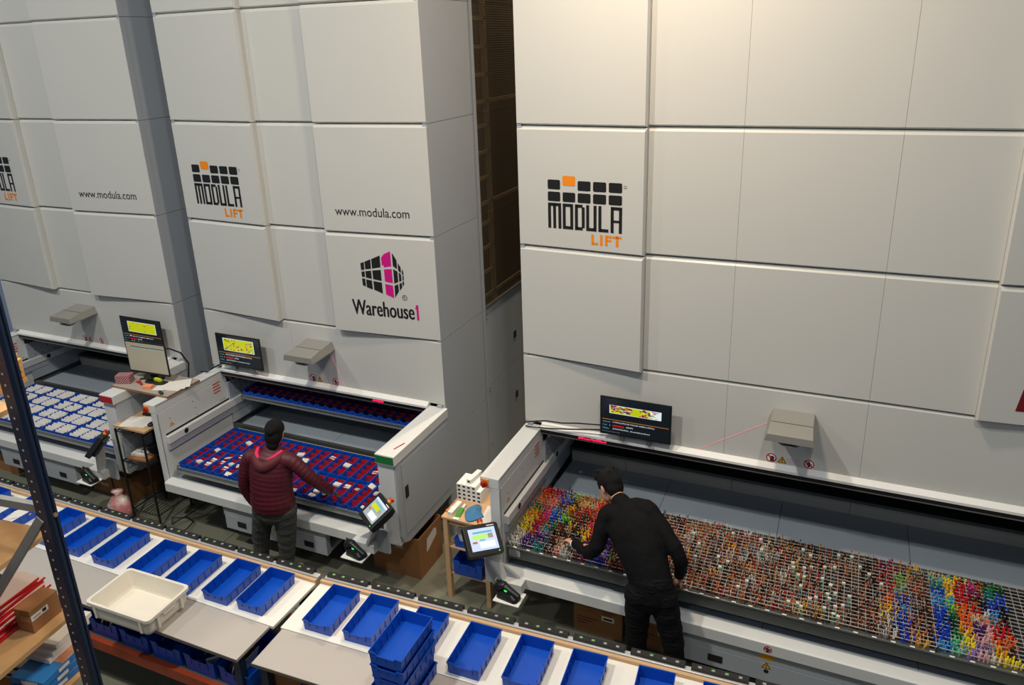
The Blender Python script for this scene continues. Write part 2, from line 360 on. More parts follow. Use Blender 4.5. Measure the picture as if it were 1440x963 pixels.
    if rb:
        obj('bay_arm', MB().box(xo, x1 + .02, YA, Y0 + .01, 1.372, ZL), ARM, bevel=.006, label='white boxed arm cap on the right side of the picking bay', **W)
        obj('arm_end_label', MB().box(xo + .006, x1 + .012, YA - .003, YA + .001, 1.385, 1.458), label_mat, **W)
        obj('arm_wall', MB().box(xo, x1 - .01, YA + .03, Y0 + .01, .52, 1.371), ARM, bevel=.004, **W)
        c = .13
        obj('arm_side_panel', MB().prism([(YA + .03 + c, .5), (Y0 + .02, .5), (Y0 + .02, 1.368), (YA + .03, 1.368), (YA + .03, .5 + c), (YA + .03 + c * .3, .5 + c * .3)], 'x', x1 - .01, x1 + .012), SIDE, bevel=.006, **W)
        obj('side_inset', MB().box(x1 + .012, x1 + .016, YA + .11, Y0 - .03, .60, 1.33), SIDE, bevel=.002, **W)
        obj('latch', MB().box(x1 + .016, x1 + .022, YA + .14, YA + .19, .97, 1.09), BLACK, **W)
    else:
        obj('bay_arm', MB().box(xo, x1, YA, Y0 + .01, .52, ZL), ARM, bevel=.006, **W)
    # guide rails inside the bay
    for s, xx in ((1, xi), (-1, xo)):
        def B(d0, d1, *r): return MB().box(min(xx + s * d0, xx + s * d1), max(xx + s * d0, xx + s * d1), *r)
        obj('slot', B(-.001, .004, YA + .08, 6.6, 1.086, 1.106), BLACK, **W)
        g = obj('guide_rail', B(0, .045, YA + .07, 6.6, 1.0, 1.085), ARM, bevel=.004, **W)
        obj('guide_rail', B(0, .032, YA + .07, 6.6, .925, .995), BAY, bevel=.003, **W)
        for yy in (5.12, 6.05): obj('rail_hole', MB().cyl((xx + s * .044, yy, 1.045), (xx + s * .0465, yy, 1.045), .028, 14), BLACK, g, world=True)
        obj('inner_rail', B(0, .025, Y0, 6.68, .8, 1.3), BAY, **W)
        dots([(Y0 + .1 + .09 * (i % 6), 1.12 + .07 * (i // 6)) for i in range(16)], lambda u, v, q=xx + s * .0262: (q, u, v), .008, root)
    # sill, trough and inner plates
    obj('bay_sill', MB().prism([(4.765, .502), (4.765, .598), (4.775, .606), (4.862, .618), (4.872, .612), (4.872, .59), (4.85, .502)], 'x', xi - .0, xo + .0), ARM, bevel=.003, **W)
    obj('trough_step', MB().box(xi, xo, 4.873, 4.90, .55, .60), BAY, **W)
    n = max(2, int((xo - xi) / .85)); dx = (xo - xi) / n
    for i in range(n): obj('trough_plate', MB().box(xi + i * dx + .002, xi + (i + 1) * dx - .002, 4.90, Y0 + .1, .53, .575), PLATE, **W)
    zp = .745
    obj('plate_edge', MB().box(xi, xo, 5.80, 5.838, .60, zp + .035), DARKSTEEL, **W)
    n = max(2, int((xo - xi) / 1.05)); dx = (xo - xi - .1) / n
    for i in range(n): obj('deck_plate', MB().box(xi + .05 + i * dx + .002, xi + .05 + (i + 1) * dx - .002, 5.839, 6.47, zp - .03, zp), PLATE, **W)
    for i in range(n): obj('riser_plate', MB().box(xi + .05 + (i - .45) * dx + .002 if i else xi + .05, xi + .05 + (i + .55) * dx - .002 if i < n - 1 else xo - .05, 6.47, 6.50, zp - .03, .865), mat('riser_grey', (176, 174, 166), .5), **W)
    obj('riser_cap', MB().box(xi + .03, xo - .03, 6.47, 6.62, .866, .895), DARKSTEEL, **W)
    # laser pointer housing
    px = proj
    def hr(y, zb, zt, wb, wt): return [(px - wb, y, zb), (px + wb, y, zb), (px + wb, y, zb + .012), (px + wt, y, zt), (px - wt, y, zt), (px - wb, y, zb + .012)]
    h = obj('laser_pointer', MB().rings([hr(Y0, 1.915, 2.005, .185, .155), hr(Y0 - .19, 1.905, 1.985, .185, .155), hr(Y0 - .36, 1.898, 1.962, .182, .165)]), GPLASTIC, bevel=.003, **W)
    d = MB(); rs = []
    for i in range(5):
        q = i / 4 * PI / 2; rs.append([(px + .09 * math.cos(q) * math.cos(2 * PI * k / 20), Y0 - .25 + .09 * math.cos(q) * math.sin(2 * PI * k / 20), 1.90 - .075 * math.sin(q)) for k in range(20)])
    d.rings(rs); obj('lens_dome', d, BPLASTIC, h, smooth=True, world=True)
    obj('dome_ring', MB().tube([(px + .092 * math.cos(2 * PI * k / 20), Y0 - .25 + .092 * math.sin(2 * PI * k / 20), 1.868) for k in range(21)], .007, 6), STEEL, h, world=True)
    obj('seam', MB().box(px - .153, px + .153, Y0 - .193, Y0 - .187, 1.983, 1.9862), BPLASTIC, h, world=True)
    round_sign(px - .19 + .05, 1.557, Y0, root, 'hand'); tri_sign(px - .055, 1.55, Y0, root, .034); round_sign(px + .15, 1.555, Y0, root, 'man')
    k = MB(); add_rect(k, lambda u, v: (u, Y0 - .002, v), px - .015, px + .075, 1.53, 1.58); obj('text_sticker', k, mat('sticker_pale', (196, 184, 182), .5), **W)
    # drawers under the bay
    dx0, dx1, hs = drawer
    u = obj('drawer_carcass', MB().box(dx0 + .02, dx1 - .05, 4.86, 5.6, .26, .53).box(dx0 + .02, dx1 - .01, 4.86, 5.6, .225, .26), SIDE, **W)
    obj('drawer_runner', MB().box(dx1 - .05, dx1 - .015, 4.86, 5.5, .40, .43).box(dx1 - .05, dx1 - .02, 4.86, 5.5, .47, .49).box(dx1 - .05, dx1 - .015, 4.88, 5.5, .31, .335), STEEL, u, world=True)
    obj('drawer_front', MB().prism([(4.80, .39), (4.80, .52), (4.83, .555), (4.86, .555), (4.86, .39)], 'x', dx0, dx1), SIDE, bevel=.003, **W)
    f = obj('drawer_front', MB().box(dx0 + .004, dx1, 4.80, 4.86, .222, .387), SIDE, bevel=.003, **W)
    for hx in hs: obj('latch', MB().box(hx - .055, hx + .055, 4.795, 4.80, .275, .335), BLACK, f, world=True)
    obj('end_clip', MB().box(dx0 - .03, dx0, 4.82, 4.86, .36, .55).box(dx0 - .055, dx0 - .03, 4.82, 4.86, .53, .55), STEEL, u, world=True)
    return root
def tint_mat():
    m = bpy.data.materials.new('tinted_pane'); m.use_nodes = True; nt = m.node_tree; b = nt.nodes['Principled BSDF']
    out = nt.nodes['Material Output']; b.inputs['Base Color'].default_value = (.15, .128, .095, 1); b.inputs['Roughness'].default_value = .3
    t = nt.nodes.new('ShaderNodeBsdfTransparent'); t.inputs[0].default_value = (.74, .68, .58, 1)
    mx = nt.nodes.new('ShaderNodeMixShader'); mx.inputs[0].default_value = .3; nt.links.new(t.outputs[0], mx.inputs[1]); nt.links.new(b.outputs[0], mx.inputs[2]); nt.links.new(mx.outputs[0], out.inputs[0])
    wv = nt.nodes.new('ShaderNodeTexWave'); wv.inputs['Scale'].default_value = 14; wv.bands_direction = 'Z'; tc = nt.nodes.new('ShaderNodeTexCoord'); nt.links.new(tc.outputs['Object'], wv.inputs[0])
    bp = nt.nodes.new('ShaderNodeBump'); bp.inputs['Strength'].default_value = .15; bp.inputs['Distance'].default_value = .01; nt.links.new(wv.outputs['Fac'], bp.inputs['Height']); nt.links.new(bp.outputs[0], b.inputs['Normal'])
    return m
TINT = tint_mat(); SHAFT = mat('shaft_brown', (84, 72, 54), .6, noise=.15, nscale=3); RAILG = mat('rail_grey', (224, 214, 194), .5)
cR = [(-2.535, -1.43, 'l'), (-1.43, -.726, 'f'), (-.726, .319, 'f'), (.319, 1.014, 'f'), (1.014, 2.05, 'r')]
cM = [(-6.385, -5.28, 'l'), (-5.28, -4.55, 'f'), (-4.55, -3.39, 'r')]
cL = [(-9.85, -8.75, 'l'), (-8.75, -8.07, 'f'), (-8.07, -6.85, 'r')]
R_ = lift('storage_lift', 'widest white storage lift on the right, crayons in its wire tray', -2.535, 2.05, cR, [-.726, .319], .17, .19, True, False, -.205, GREENL, (-.83, 1.95, (-.565, .9)), [(-1.995, 18)])
M_ = lift('storage_lift', 'white storage lift in the middle with the black and magenta cube logo', -6.385, -3.39, cM, [-5.2], .15, .18, True, True, -4.835, GREENL, (-5.49, -4.22, (-5.27, -4.43)), [(-4.21, 9)])
L_ = lift('storage_lift', 'white storage lift at the left edge, red label on its arm', -9.85, -6.85, cL, [-8.66], .15, .18, True, False, -8.32, STRED, (-9.0, -7.70, (-8.75, -7.93)), [])
modula_logo(cR[0], -2.262, R_); modula_logo(cM[0], -6.19, M_); modula_logo(cL[0], -9.655, L_)
def url(col, u0, u1, root):
    k = MB(); add_text(k, 'www.modula.com', lambda u, v: (u, wedge_y(col, u) - .0025, v), u0, 3.36, width=u1 - u0, height=.085); obj('web_address', k, INK, root, world=True, label='printed black web address')
url(cM[2], -4.40, -3.62, M_); url(cL[2], -7.91, -7.075, L_)
# magenta and black cube logo
fn = lambda u, v: (u, wedge_y(cM[2], u) - .0025, v)
KB = [[(-4.184, 2.9), (-4.145, 2.915), (-4.147, 2.838), (-4.182, 2.833)], [(-4.138, 2.918), (-4.071, 2.947), (-4.073, 2.853), (-4.136, 2.843)], [(-4.061, 2.95), (-3.967, 2.99), (-3.969, 2.874), (-4.061, 2.856)], [(-4.181, 2.816), (-4.147, 2.823), (-4.147, 2.764), (-4.181, 2.765)], [(-4.138, 2.824), (-4.075, 2.834), (-4.074, 2.752), (-4.136, 2.76)], [(-4.061, 2.836), (-3.969, 2.849), (-3.969, 2.739), (-4.059, 2.75)], [(-4.181, 2.75), (-4.147, 2.747), (-4.147, 2.668), (-4.181, 2.681)], [(-4.138, 2.743), (-4.075, 2.735), (-4.074, 2.644), (-4.137, 2.663)], [(-4.06, 2.732), (-3.969, 2.722), (-3.968, 2.611), (-4.059, 2.645)], [(-3.834, 3.025), (-3.792, 2.956), (-3.792, 2.867), (-3.834, 2.895)], [(-3.781, 2.93), (-3.755, 2.889), (-3.754, 2.831), (-3.781, 2.853)], [(-3.744, 2.873), (-3.73, 2.848), (-3.729, 2.807), (-3.744, 2.821)], [(-3.834, 2.866), (-3.792, 2.846), (-3.792, 2.741), (-3.835, 2.722)], [(-3.779, 2.838), (-3.756, 2.82), (-3.755, 2.759), (-3.78, 2.744)], [(-3.743, 2.809), (-3.729, 2.8), (-3.731, 2.763), (-3.743, 2.759)], [(-3.835, 2.7), (-3.795, 2.72), (-3.793, 2.647), (-3.837, 2.584)], [(-3.781, 2.724), (-3.756, 2.74), (-3.754, 2.691), (-3.782, 2.656)], [(-3.748, 2.744), (-3.73, 2.754), (-3.733, 2.716), (-3.746, 2.701)]]
KP = [[(-3.954, 2.968), (-3.921, 3.008), (-3.851, 3.039), (-3.852, 2.892), (-3.932, 2.877), (-3.934, 2.9), (-3.952, 2.893)], [(-3.934, 2.855), (-3.851, 2.866), (-3.851, 2.725), (-3.932, 2.736)], [(-3.934, 2.712), (-3.852, 2.701), (-3.85, 2.576), (-3.933, 2.606)]]
k = MB()
for p in KB: add_poly(k, fn, p[::-1], 0)
for p in KP: add_poly(k, fn, p[::-1], 1)
for e in (-.004, -.002, 0, .002, .004): add_text(k, 'Warehouse', lambda u, v, e=e: (u + e, wedge_y(cM[2], u) - .0025 - .00001 * e, v), -4.318, 2.374, width=.67, height=.155, m=0)
add_poly(k, fn, [(-3.634, 2.482), (-3.622, 2.525), (-3.60, 2.525), (-3.60, 2.372), (-3.622, 2.372), (-3.622, 2.482)][::-1], 1)
add_ring(k, fn, -3.737, 2.588, .022, .027, m=0); add_text(k, 'R', fn, -3.747, 2.575, width=.02, height=.027)
obj('logo', k, [INK, PINK], M_, world=True, label='black and magenta cube logo above a company name')
# dark red emblem at the frame edge of the widest lift
fn5 = lambda u, v: (u, wedge_y(cR[4], u) - .0025, v); k = MB()
add_poly(k, fn5, [(1.235, 2.29), (1.62, 2.29), (1.62, 2.50), (1.26, 2.46)]); add_poly(k, fn5, [(1.265, 2.485), (1.62, 2.53), (1.62, 2.80), (1.30, 2.80)])
obj('emblem', k, mat('emblem_red', (110, 8, 14), .5), R_, world=True)
# pink alignment laser lines
for root, p, q in ((R_, (-.30, 1.93), (-.96, 1.50)), (M_, (-4.72, 1.9), (-4.565, 1.50))):
    k = MB(); dx, dz = q[0] - p[0], q[1] - p[1]; l = math.hypot(dx, dz); nx, nz = -dz / l * .0016, dx / l * .0016
    add_poly(k, lambda u, v: (u, Y0 - .003, v), [(p[0] - nx, p[1] - nz), (p[0] + nx, p[1] + nz), (q[0] + nx, q[1] + nz), (q[0] - nx, q[1] - nz)])
    obj('laser_line', k, LASER, root, world=True, label='thin pink alignment laser line')
# stickers on the sill and the drawers
for root, x in ((R_, -.192), (M_, -4.83)):
    k = MB(); add_rect(k, lambda u, v: (u, 4.7985, v), x - .05, x + .05, .425, .47); obj('caution_label', k, STYEL, root, world=True)
    tri_sign(x, .37, 4.80, root, .034)
k = MB(); add_poly(k, lambda u, v: (u, 4.7985, v), disc(-.19, .318, .018)); obj('lock', k, BLACK, R_, world=True)
round_sign(-.192, .556, 4.765, R_, 'man', .03)
# ------------------------------------------------------------------ screens
def monitor(label, cx, y, cz, wd, ht, draw, yaw=0, stand=False, tilt=0, group=None):
    t = thing('monitor', label, 'monitor', (cx, y, cz), (tilt, 0, yaw), group)
    obj('case', MB().box(-wd / 2, wd / 2, 0, .012, -ht / 2, ht / 2).box(-wd / 2 + .04, wd / 2 - .04, .012, .035, -ht / 2 + .03, ht / 2 - .05), BPLASTIC, t, bevel=.003)
    b = .014
    s = obj('screen', MB().box(-wd / 2 + b, wd / 2 - b, -.0015, .001, -ht / 2 + b * 1.3, ht / 2 - b), SCRBK, t)
    draw(s, wd - 2 * b, ht - 2 * b)
    if stand:
        obj('stand', MB().box(-.035, .035, .03, .06, -ht / 2 - .05, 0).prism([(math.cos(2 * PI * i / 24) * .13, .05 + .09 * math.sin(2 * PI * i / 24)) for i in range(24)], 'z', -ht / 2 - .052, -ht / 2 - .04), BPLASTIC, t)
    else:
        obj('bracket', MB().box(-.06, .06, .035, .088, -.06, .06).box(-.14, -.10, .012, .06, -ht / 2 - .05, -ht / 2 + .05).box(.10, .14, .012, .06, -ht / 2 - .05, -ht / 2 + .05), STEEL, t)
    return t
SCR = [SCRBK, SCRY, SCRP, SCRR, SCRW, SCRC, SCRO, SCRG]
def draw_status(strip, lines, seed, dens):
    def f(s, w, h):
        random.seed(seed); k = MB(); F = lambda u, v: (u, -.0022, v); F2 = lambda u, v: (u, -.0027, v)
        u0, u1, v0, v1 = strip; u0 *= w; u1 *= w; v0 *= h; v1 *= h
        add_rect(k, F, u0 - .006, u1 + .006, v0 - .004, v1 + .004, 4); add_rect(k, F2, u0, u1, v0, v1, 1)
        n = int(160 * dens); F3 = lambda u, v: (u, -.0031, v)
        for i in range(n):
            a = random.random(); b = random.random()
            if dens < .5 and .25 < b < .8 and random.random() < .6: continue
            if dens >= .5 and .45 < a < .62: continue
            x = u0 + (u1 - u0) * a * .94; z = v0 + (v1 - v0) * b * .9
            add_rect(k, F3, x, x + .010 + random.random() * .016, z, z + .007 + .007 * random.random(), random.choice([2, 2, 2, 3, 3, 7]))
        if dens >= .5: add_rect(k, F3, u1 - .09, u1, v0, v1, 4)
        add_rect(k, F, -w * .49, w * .49, -.105 * h, -.088 * h, 6)
        for i, (lab, num, red, txt) in enumerate(lines):
            z = -h * (.19 + i * .095)
            add_text(k, lab, F, -w * .48, z, height=.014, m=5)
            if num: add_text(k, num, F, -w * .375, z, height=.014, m=4)
            if red: add_rect(k, F, -w * .33, -w * .16, z - .002, z + .015, 3)
            add_text(k, txt, F, -w * (.33 if not red else .13), z, width=w * (.62 if i == 0 else (.1 if red else .55)), height=.016, m=4)
        for i in range(9): add_rect(k, F, -w * .48 + i * .018, -w * .48 + i * .018 + .004, -h * .455, -h * .445, 4)
        obj('display', k, SCR, s)
    return f
LN1 = [('Articulo:', '', False, '111096 (LAPIZ DE COLOR FABER-CASTELL'), ('Cod.:', '1', True, '(3044)'), ('Pedido:', '', False, 'JUAN.POLLEVO,  (Intensidad profesor)')]
LN2 = [('Articulo:', '', False, 'BOTE COMODIN  PEGATINA PEQUENA ARTICUL'), ('Cod.:', '1', True, '(3044)'), ('Pedido:', '', False, 'JUAN.POLLEVO,  (Intensidad profesor)')]
LN3 = [('Articulo:', '', False, 'Recogedor'), ('Cod.:', '1', True, '(10)'), ('Pedido:', '', False, 'JUAN')]
monitor('flat monitor on the ledge of the widest lift, strip-shaped yellow map', -1.465, 5.70, 1.745, .625, .365, draw_status((-.37, .37, .10, .31), LN1, 3, .9))
monitor('flat monitor on the middle lift ledge, yellow map with magenta marks', -5.862, 5.70, 1.768, .62, .37, draw_status((-.34, .36, .0, .40), LN2, 4, .49))
monitor('flat monitor behind the desk screen on the leftmost lift', -7.315, 5.70, 1.80, .645, .36, draw_status((-.32, .38, .02, .38), LN3, 5, .06))
def draw_desk(s, w, h):
    k = MB(); F = lambda u, v: (u, -.0022, v); F2 = lambda u, v: (u, -.0028, v)
    add_rect(k, F, -w * .5, w * .5, -h * .5, h * .5, 0); add_rect(k, F2, -w * .38, w * .48, h * .355, h * .375, 1); add_rect(k, F2, -w * .36, w * .48, h * .30, h * .312, 2); add_rect(k, F2, -w * .5, w * .5, -h * .5, -h * .47, 1)
    obj('display', k, [SCRB, SCRBK, SCRC], s)
monitor('desk monitor with a dull beige screen standing on the bridging board', -6.74, 5.255, 1.745, .565, .37, draw_desk, yaw=math.radians(3), stand=True)
def console(label, c, yaw, pitch, roll, dark):
    y, p, r = map(math.radians, (yaw, pitch, roll))
    n = Vector((math.sin(y) * math.cos(p), -math.cos(y) * math.cos(p), math.sin(p))); rr = Vector((math.cos(y), math.sin(y), 0)); u = n.cross(rr)
    if u.z < 0: u = -u
    r2 = rr * math.cos(r) + u * math.sin(r); u2 = -rr * math.sin(r) + u * math.cos(r)
    M = Matrix((r2, -n, u2)).transposed()
    t = thing('touch_console', label, 'console', c, M.to_euler())
    w, h = .31, .26
    fr = [(x, z) for x, z in rrect(-w / 2, w / 2, -h / 2, h / 2, .022, 3)]
    obj('housing', MB().prism(fr, 'y', 0, .055).prism(rrect(-w / 2 + .03, w / 2 - .03, -h / 2 + .03, h / 2 - .03, .02, 3), 'y', .055, .085), BPLASTIC, t, bevel=.004)
    s = obj('screen', MB().box(-w * .38, w * .38, -.0012, .002, -h * .34, h * .36), SCRL if not dark else mat('screen_grey', (150, 160, 165), .2, emit=.4), t)
    k = MB(); F = lambda a, b: (a, -.002, b)
    a, b = w * .38, h * .36
    add_rect(k, F, -a, a, b * .78, b, 3); add_rect(k, F, -a * .7, a * .75, b * .55, b * .72, 2); add_rect(k, F, -a * .8, a * .35, b * .05, b * .46, 0); add_rect(k, F, a * .38, a * .75, b * .05, b * .46, 4); add_rect(k, F, -a * .3, a * .1, -b * .12, 0, 2); add_rect(k, F, -a * .35, a * .8, -b * .75, -b * .2, 1); add_rect(k, F, -a * .85, -a * .5, -b * .3, -b * .12, 5)
    obj('display', k, [SCRG if not dark else SCRY, SCRW, SCRC, SCRL, SCRB, SCRO], s)
    k = MB(); add_rect(k, F, w * .17, w * .38, h * .40, h * .43); obj('badge', k, WHITE, t)
    k = MB(); add_poly(k, F, disc(w * .36, -h * .42, .004, 8)); obj('status_light', k, LEDG, t)
    e = MB().cyl((.02, .028, h / 2), (.02, .028, h / 2 + .022), .02, 14, 0); e.cyl((.02, .028, h / 2 + .022), (.02, .028, h / 2 + .042), .024, 14, 1)
    obj('emergency_stop', e, [STYEL, mat('stop_red', (214, 30, 20), .4)], t, label='red emergency stop button on a yellow collar')
    return t
cR_ = console('touch console beside the wooden table, bright screen facing the camera', (-2.415, 4.60, 1.035), 60, 52, -14, False)
cM_ = console('touch console under the green arm label, tilted to the left', (-3.46, 4.60, 1.05), -39, 57.6, 2.7, True)
cL_ = console('touch console under the red arm label, seen from its edge', (-6.94, 4.60, 1.02), -62, 38, 22, True)
# console brackets and scanner plates belong to the lifts
def bracket(root, xs, s, con):
    # xs: inner arm face ; s: direction of the bay
    W = dict(parent=root, world=True)
    a = Vector(con); base = Vector((xs + s * .07, 4.715, .60)); e = a + Vector((0, .03, -.085)); dd = (e - base).normalized(); wv = Vector((0, 1, 0)); wv = (wv - dd * wv.dot(dd)).normalized() * .05; nv = dd.cross(wv).normalized() * .014
    obj('console_bracket', MB().rings([[p - wv - nv, p + wv - nv, p + wv + nv, p - wv + nv] for p in (base, e)]), ARM, bevel=.004, **W)
    obj('bracket_plate', MB().prism([(xs - s * .12, .50), (xs + s * .20, .50), (xs + s * .20, .60), (xs - s * .0, .74), (xs - s * .12, .74)], 'y', 4.74, 4.765), SIDE, bevel=.002, **W)
    obj('sill_block', MB().box(min(xs, xs + s * .24), max(xs, xs + s * .24), 4.67, 4.764, .515, .604), ARM, bevel=.003, **W)
    obj('scanner_plate', MB().box(min(xs + s * .04, xs + s * .27), max(xs + s * .04, xs + s * .27), 4.53, 4.70, .505, .514), WHITE, bevel=.002, **W)
bracket(R_, -2.365, 1, (-2.415, 4.60, 1.035)); bracket(M_, -3.57, -1, (-3.46, 4.60, 1.05)); bracket(L_, -7.03, -1, (-6.94, 4.60, 1.02))
def scanner(label, loc, rz):
    t = thing('barcode_scanner', label, 'scanner', loc, (0, 0, rz))
    obj('cradle', MB().rings([[(x, y, 0) for x, y in rrect(-.10, .10, -.055, .055, .03, 3)], [(x, y, .03) for x, y in rrect(-.095, .09, -.05, .05, .03, 3)], [(x, y, .055) for x, y in rrect(-.07, .05, -.035, .035, .02, 3)]]), BPLASTIC, t)
    obj('handle', MB().limb([(.095, 0, .045), (.03, 0, .07), (-.05, 0, .105)], [(.024, .018), (.028, .022), (.034, .026)], side=(0, 1, 0)), BPLASTIC, t, smooth=True)
    obj('head', MB().limb([(-.045, 0, .105), (-.08, 0, .10), (-.105, 0, .06)], [(.036, .028), (.044, .030), (.040, .022)], side=(0, 1, 0)), BPLASTIC, t, smooth=True)
    obj('trigger_guard', MB().tube([(-.07, .04, .03), (-.11, .035, .09), (-.105, 0, .135), (-.11, -.035, .09), (-.07, -.04, .03)], .008, 6), BPLASTIC, t, smooth=True)
    obj('status_light', MB().ball((-.01, -.026, .078), (.016, .008, .007), 8, 5), LEDG, t, label='glowing green status light')
scanner('black barcode scanner on the plate below the right-hand touch console', (-2.215, 4.61, .515), math.radians(-8))
scanner('black barcode scanner on the plate below the middle touch console', (-3.72, 4.61, .515), math.radians(-10))
scanner('black barcode scanner on the plate below the left touch console', (-7.17, 4.61, .515), math.radians(-10))

# ------------------------------------------------------------------ plastic bins
def bin_mb(W, L, H, ribs=5, t=.003, dip=.016):
    m = MB()
    def ring(w, y0, y1, z, d=0, round_=0):
        return [(-w, y0, z), (-w * .62, y0, z), (-w * .5, y0, z - d), (w * .5, y0, z - d), (w * .62, y0, z), (w, y0, z), (w, y1, z), (-w, y1, z)]
    w = W / 2; tp = .010
    rs = [ring(w - tp, tp * .6, L - tp * .6, 0), ring(w - .005, .003, L - .003, H - .014, dip), ring(w, 0, L, H - .012, dip), ring(w, 0, L, H, dip), ring(w - t - .002, t + .002, L - t - .002, H, dip),
          ring(w - t - .004, t + .004, L - t - .004, H - .012, dip), ring(w - tp - t, tp * .6 + t, L - tp * .6 - t, t)]
    m.rings(rs)
    for i in range(ribs):
        y = L * (i + .8) / (ribs + .6)
        for s in (-1, 1):
            x = s * (w - .0075); m.box(min(x, x + s * .005), max(x, x + s * .005), y - .0022, y + .0022, .012, H - .012)
            x = s * (w - tp - .002); m.box(min(x, x - s * .004), max(x, x - s * .004), y - .002, y + .002, t, H - .012)
    for i in (-1, 0, 1):
        m.box(i * w * .55 - .003, i * w * .55 + .003, -.001, .006, H * .45, H - .02)
    return m
BIN_T = bin_mb(.24, .40, .092).mesh('bin_body', BLUE)
BIN_N = bin_mb(.1165, .405, .092, 4).mesh('narrow_bin_body', BLUE)
BIN_C = bin_mb(.202, .405, .088, 5).mesh('card_bin_body', BLUE)
def bin_thing(me, label, loc, rz, group):
    t = thing('storage_bin', label, 'bin', loc, (0, 0, rz), group); obj('body', me, None, t); return t

# ------------------------------------------------------------------ trays in the lifts
TRAYG = mat('tray_grey', (150, 154, 150), .4, .3, noise=.08, nscale=6)
def tray(label, x0, x1, y0, y1, z, skirt, root_name='lift_tray', SK=None):
    SK = SK or TRAYG
    t = thing(root_name, label, 'tray', ((x0 + x1) / 2, y0, z))
    W = dict(parent=t, world=True)
    obj('tray_base', MB().box(x0, x1, y0 + .004, y1 - .004, z - skirt + .004, z - skirt + .012), DARKSTEEL, **W)
    obj('front_skirt', MB().box(x0, x1, y0, y0 + .004, z - skirt, z).box(x0, x1, y0 + .004, y0 + .03, z - .006, z), SK, **W)
    obj('rear_skirt', MB().box(x0, x1, y1 - .004, y1, z - skirt, z).box(x0, x1, y1 - .03, y1 - .004, z - .006, z), DARKSTEEL, **W)
    for xx in (x0, x1 - .004): obj('side_wall', MB().box(xx, xx + .004, y0 + .004, y1 - .004, z - skirt, z), STEEL, **W)
    obj('front_lip', MB().box(x0, x1, y0 - .012, y0, z - .012, z + .002), STEEL, bevel=.002, **W)
    for xx in (x0 - .035, x1 + .005): obj('tray_hook', MB().box(xx, xx + .03, y0 + .02, y0 + .12, z - .08, z - .045).cyl((xx + .015, y0 + .03, z - .05), (xx + .015, y0 + .03, z + .0), .013, 10), STEEL, **W)
    return t
# middle lift: narrow bins with red dividers
tm = tray('steel lift tray packed with narrow blue bins in front of the woman', -6.14, -3.64, 4.88, 5.765, .745, .065)
obj('beige_strip', MB().box(-6.12, -3.66, 5.70, 5.765, .70, .76), mat('beige_strip', (176, 160, 128), .6), tm, world=True)
tu = tray('upper steel tray of blue bins parked inside the middle lift opening', -6.12, -3.66, 5.89, 6.66, 1.125, .05)
div = MB().rings([[(-.047, -.006, .006), (.047, -.006, .006), (.047, -.002, .006), (-.047, -.002, .006)], [(-.0505, .022, .078), (.0505, .022, .078), (.0505, .026, .078), (-.0505, .026, .078)]]).mesh('divider', RED)
proto = thing('storage_bin', 'x', 'bin', (0, 0, 0)); obj('body', BIN_N, None, proto)
for q in range(4):
    d = obj('divider', div, None, proto); d.location = (0, .085 + q * .083, 0)
first = True; random.seed(11)
pk = [MB().cbox((0, 0, 0), (a, b, c)).mesh('packet', PAPER) for a, b, c in ((.07, .045, .008), (.045, .03, .012), (.08, .05, .02))]
def spread(n): return ORD[n]
for row in range(2):
    for i in range(21):
        x = -6.14 + .022 + .1172 * (i + .5); y = 4.886 + row * .408
        lab = 'narrow blue bin with red dividers, %s from left, %s row of middle tray' % (ORD[i], ('front', 'rear')[row])
        if first: proto.location = (x, y, .708); proto['label'] = lab; proto['group'] = 'narrow bins in the middle tray'; first = False
        else: dup(proto, (x, y, .708), (0, 0, 0), lab, 'narrow bins in the middle tray')
        for q in range(5):
            pr = .42 if (row == 0 and i < 8) else (.25 if row == 0 else .10)
            if random.random() < pr:
                k = random.choice([0, 0, 1, 2])
                p = obj('paper_packet', pk[k], None); p.location = (x + random.uniform(-.006, .006), y + .045 + q * .083 - .01, .708 + .066 + random.random() * .012)
                p.rotation_euler = (random.uniform(-.3, .5), random.uniform(-.2, .2), random.uniform(-.4, .4))
                tag(p, 'white packet, %s compartment of %s narrow bin from left, %s row, middle tray' % (ORD[q], ORD[i], ('front', 'rear')[row]), 'packet', 'packets in the narrow bins')
for row in range(2):
    for i in range(21):
        x = -6.12 + .01 + .1163 * (i + .5)
        dup(proto, (x, 5.898 + row * .372, 1.084), (0, 0, 0), 'shaded blue bin, %s from left, %s row of upper parked tray' % (ORD[i], ('front', 'rear')[row]), 'narrow bins in the upper tray')
# left lift: bins of white cards
tl = tray('steel lift tray of blue bins filled with white cards', -9.62, -7.08, 4.90, 5.765, .745, .065)
card = MB().rings([[(-.165, -.002, 0), (.165, -.002, 0), (.165, .002, 0), (-.165, .002, 0)], [(-.165, .038, .078), (.165, .038, .078), (.165, .042, .078), (-.165, .042, .078)]]).mesh('card', PAPER)
for r in range(4):
    for c in range(6):
        x = -9.60 + .42 * (c + .5); y = 4.905 + .21 * (r + .5)
        t = bin_thing(BIN_C, 'blue bin of white cards in left tray, %s row from front, %s from left' % (ORD[r], ORD[c]), (x + .2025, y, .692), PI / 2, 'card bins in the left tray')
        obj('divider', MB().box(-.09, .09, .195, .20, .005, .085), BLUE, t)
        for q in range(5):
            if random.random() < .03: continue
            o = obj('card_pack', card, None); o.location = (x + random.uniform(-.012, .012), y - .085 + q * .034, .699); o.rotation_euler = (random.uniform(-.1, .1), 0, random.uniform(-.03, .03))
            tag(o, 'white card pack, %s from front in the %s bin from left, %s row, left tray' % (ORD[q], ORD[c], ORD[r]), 'card pack', 'card packs in the left tray')

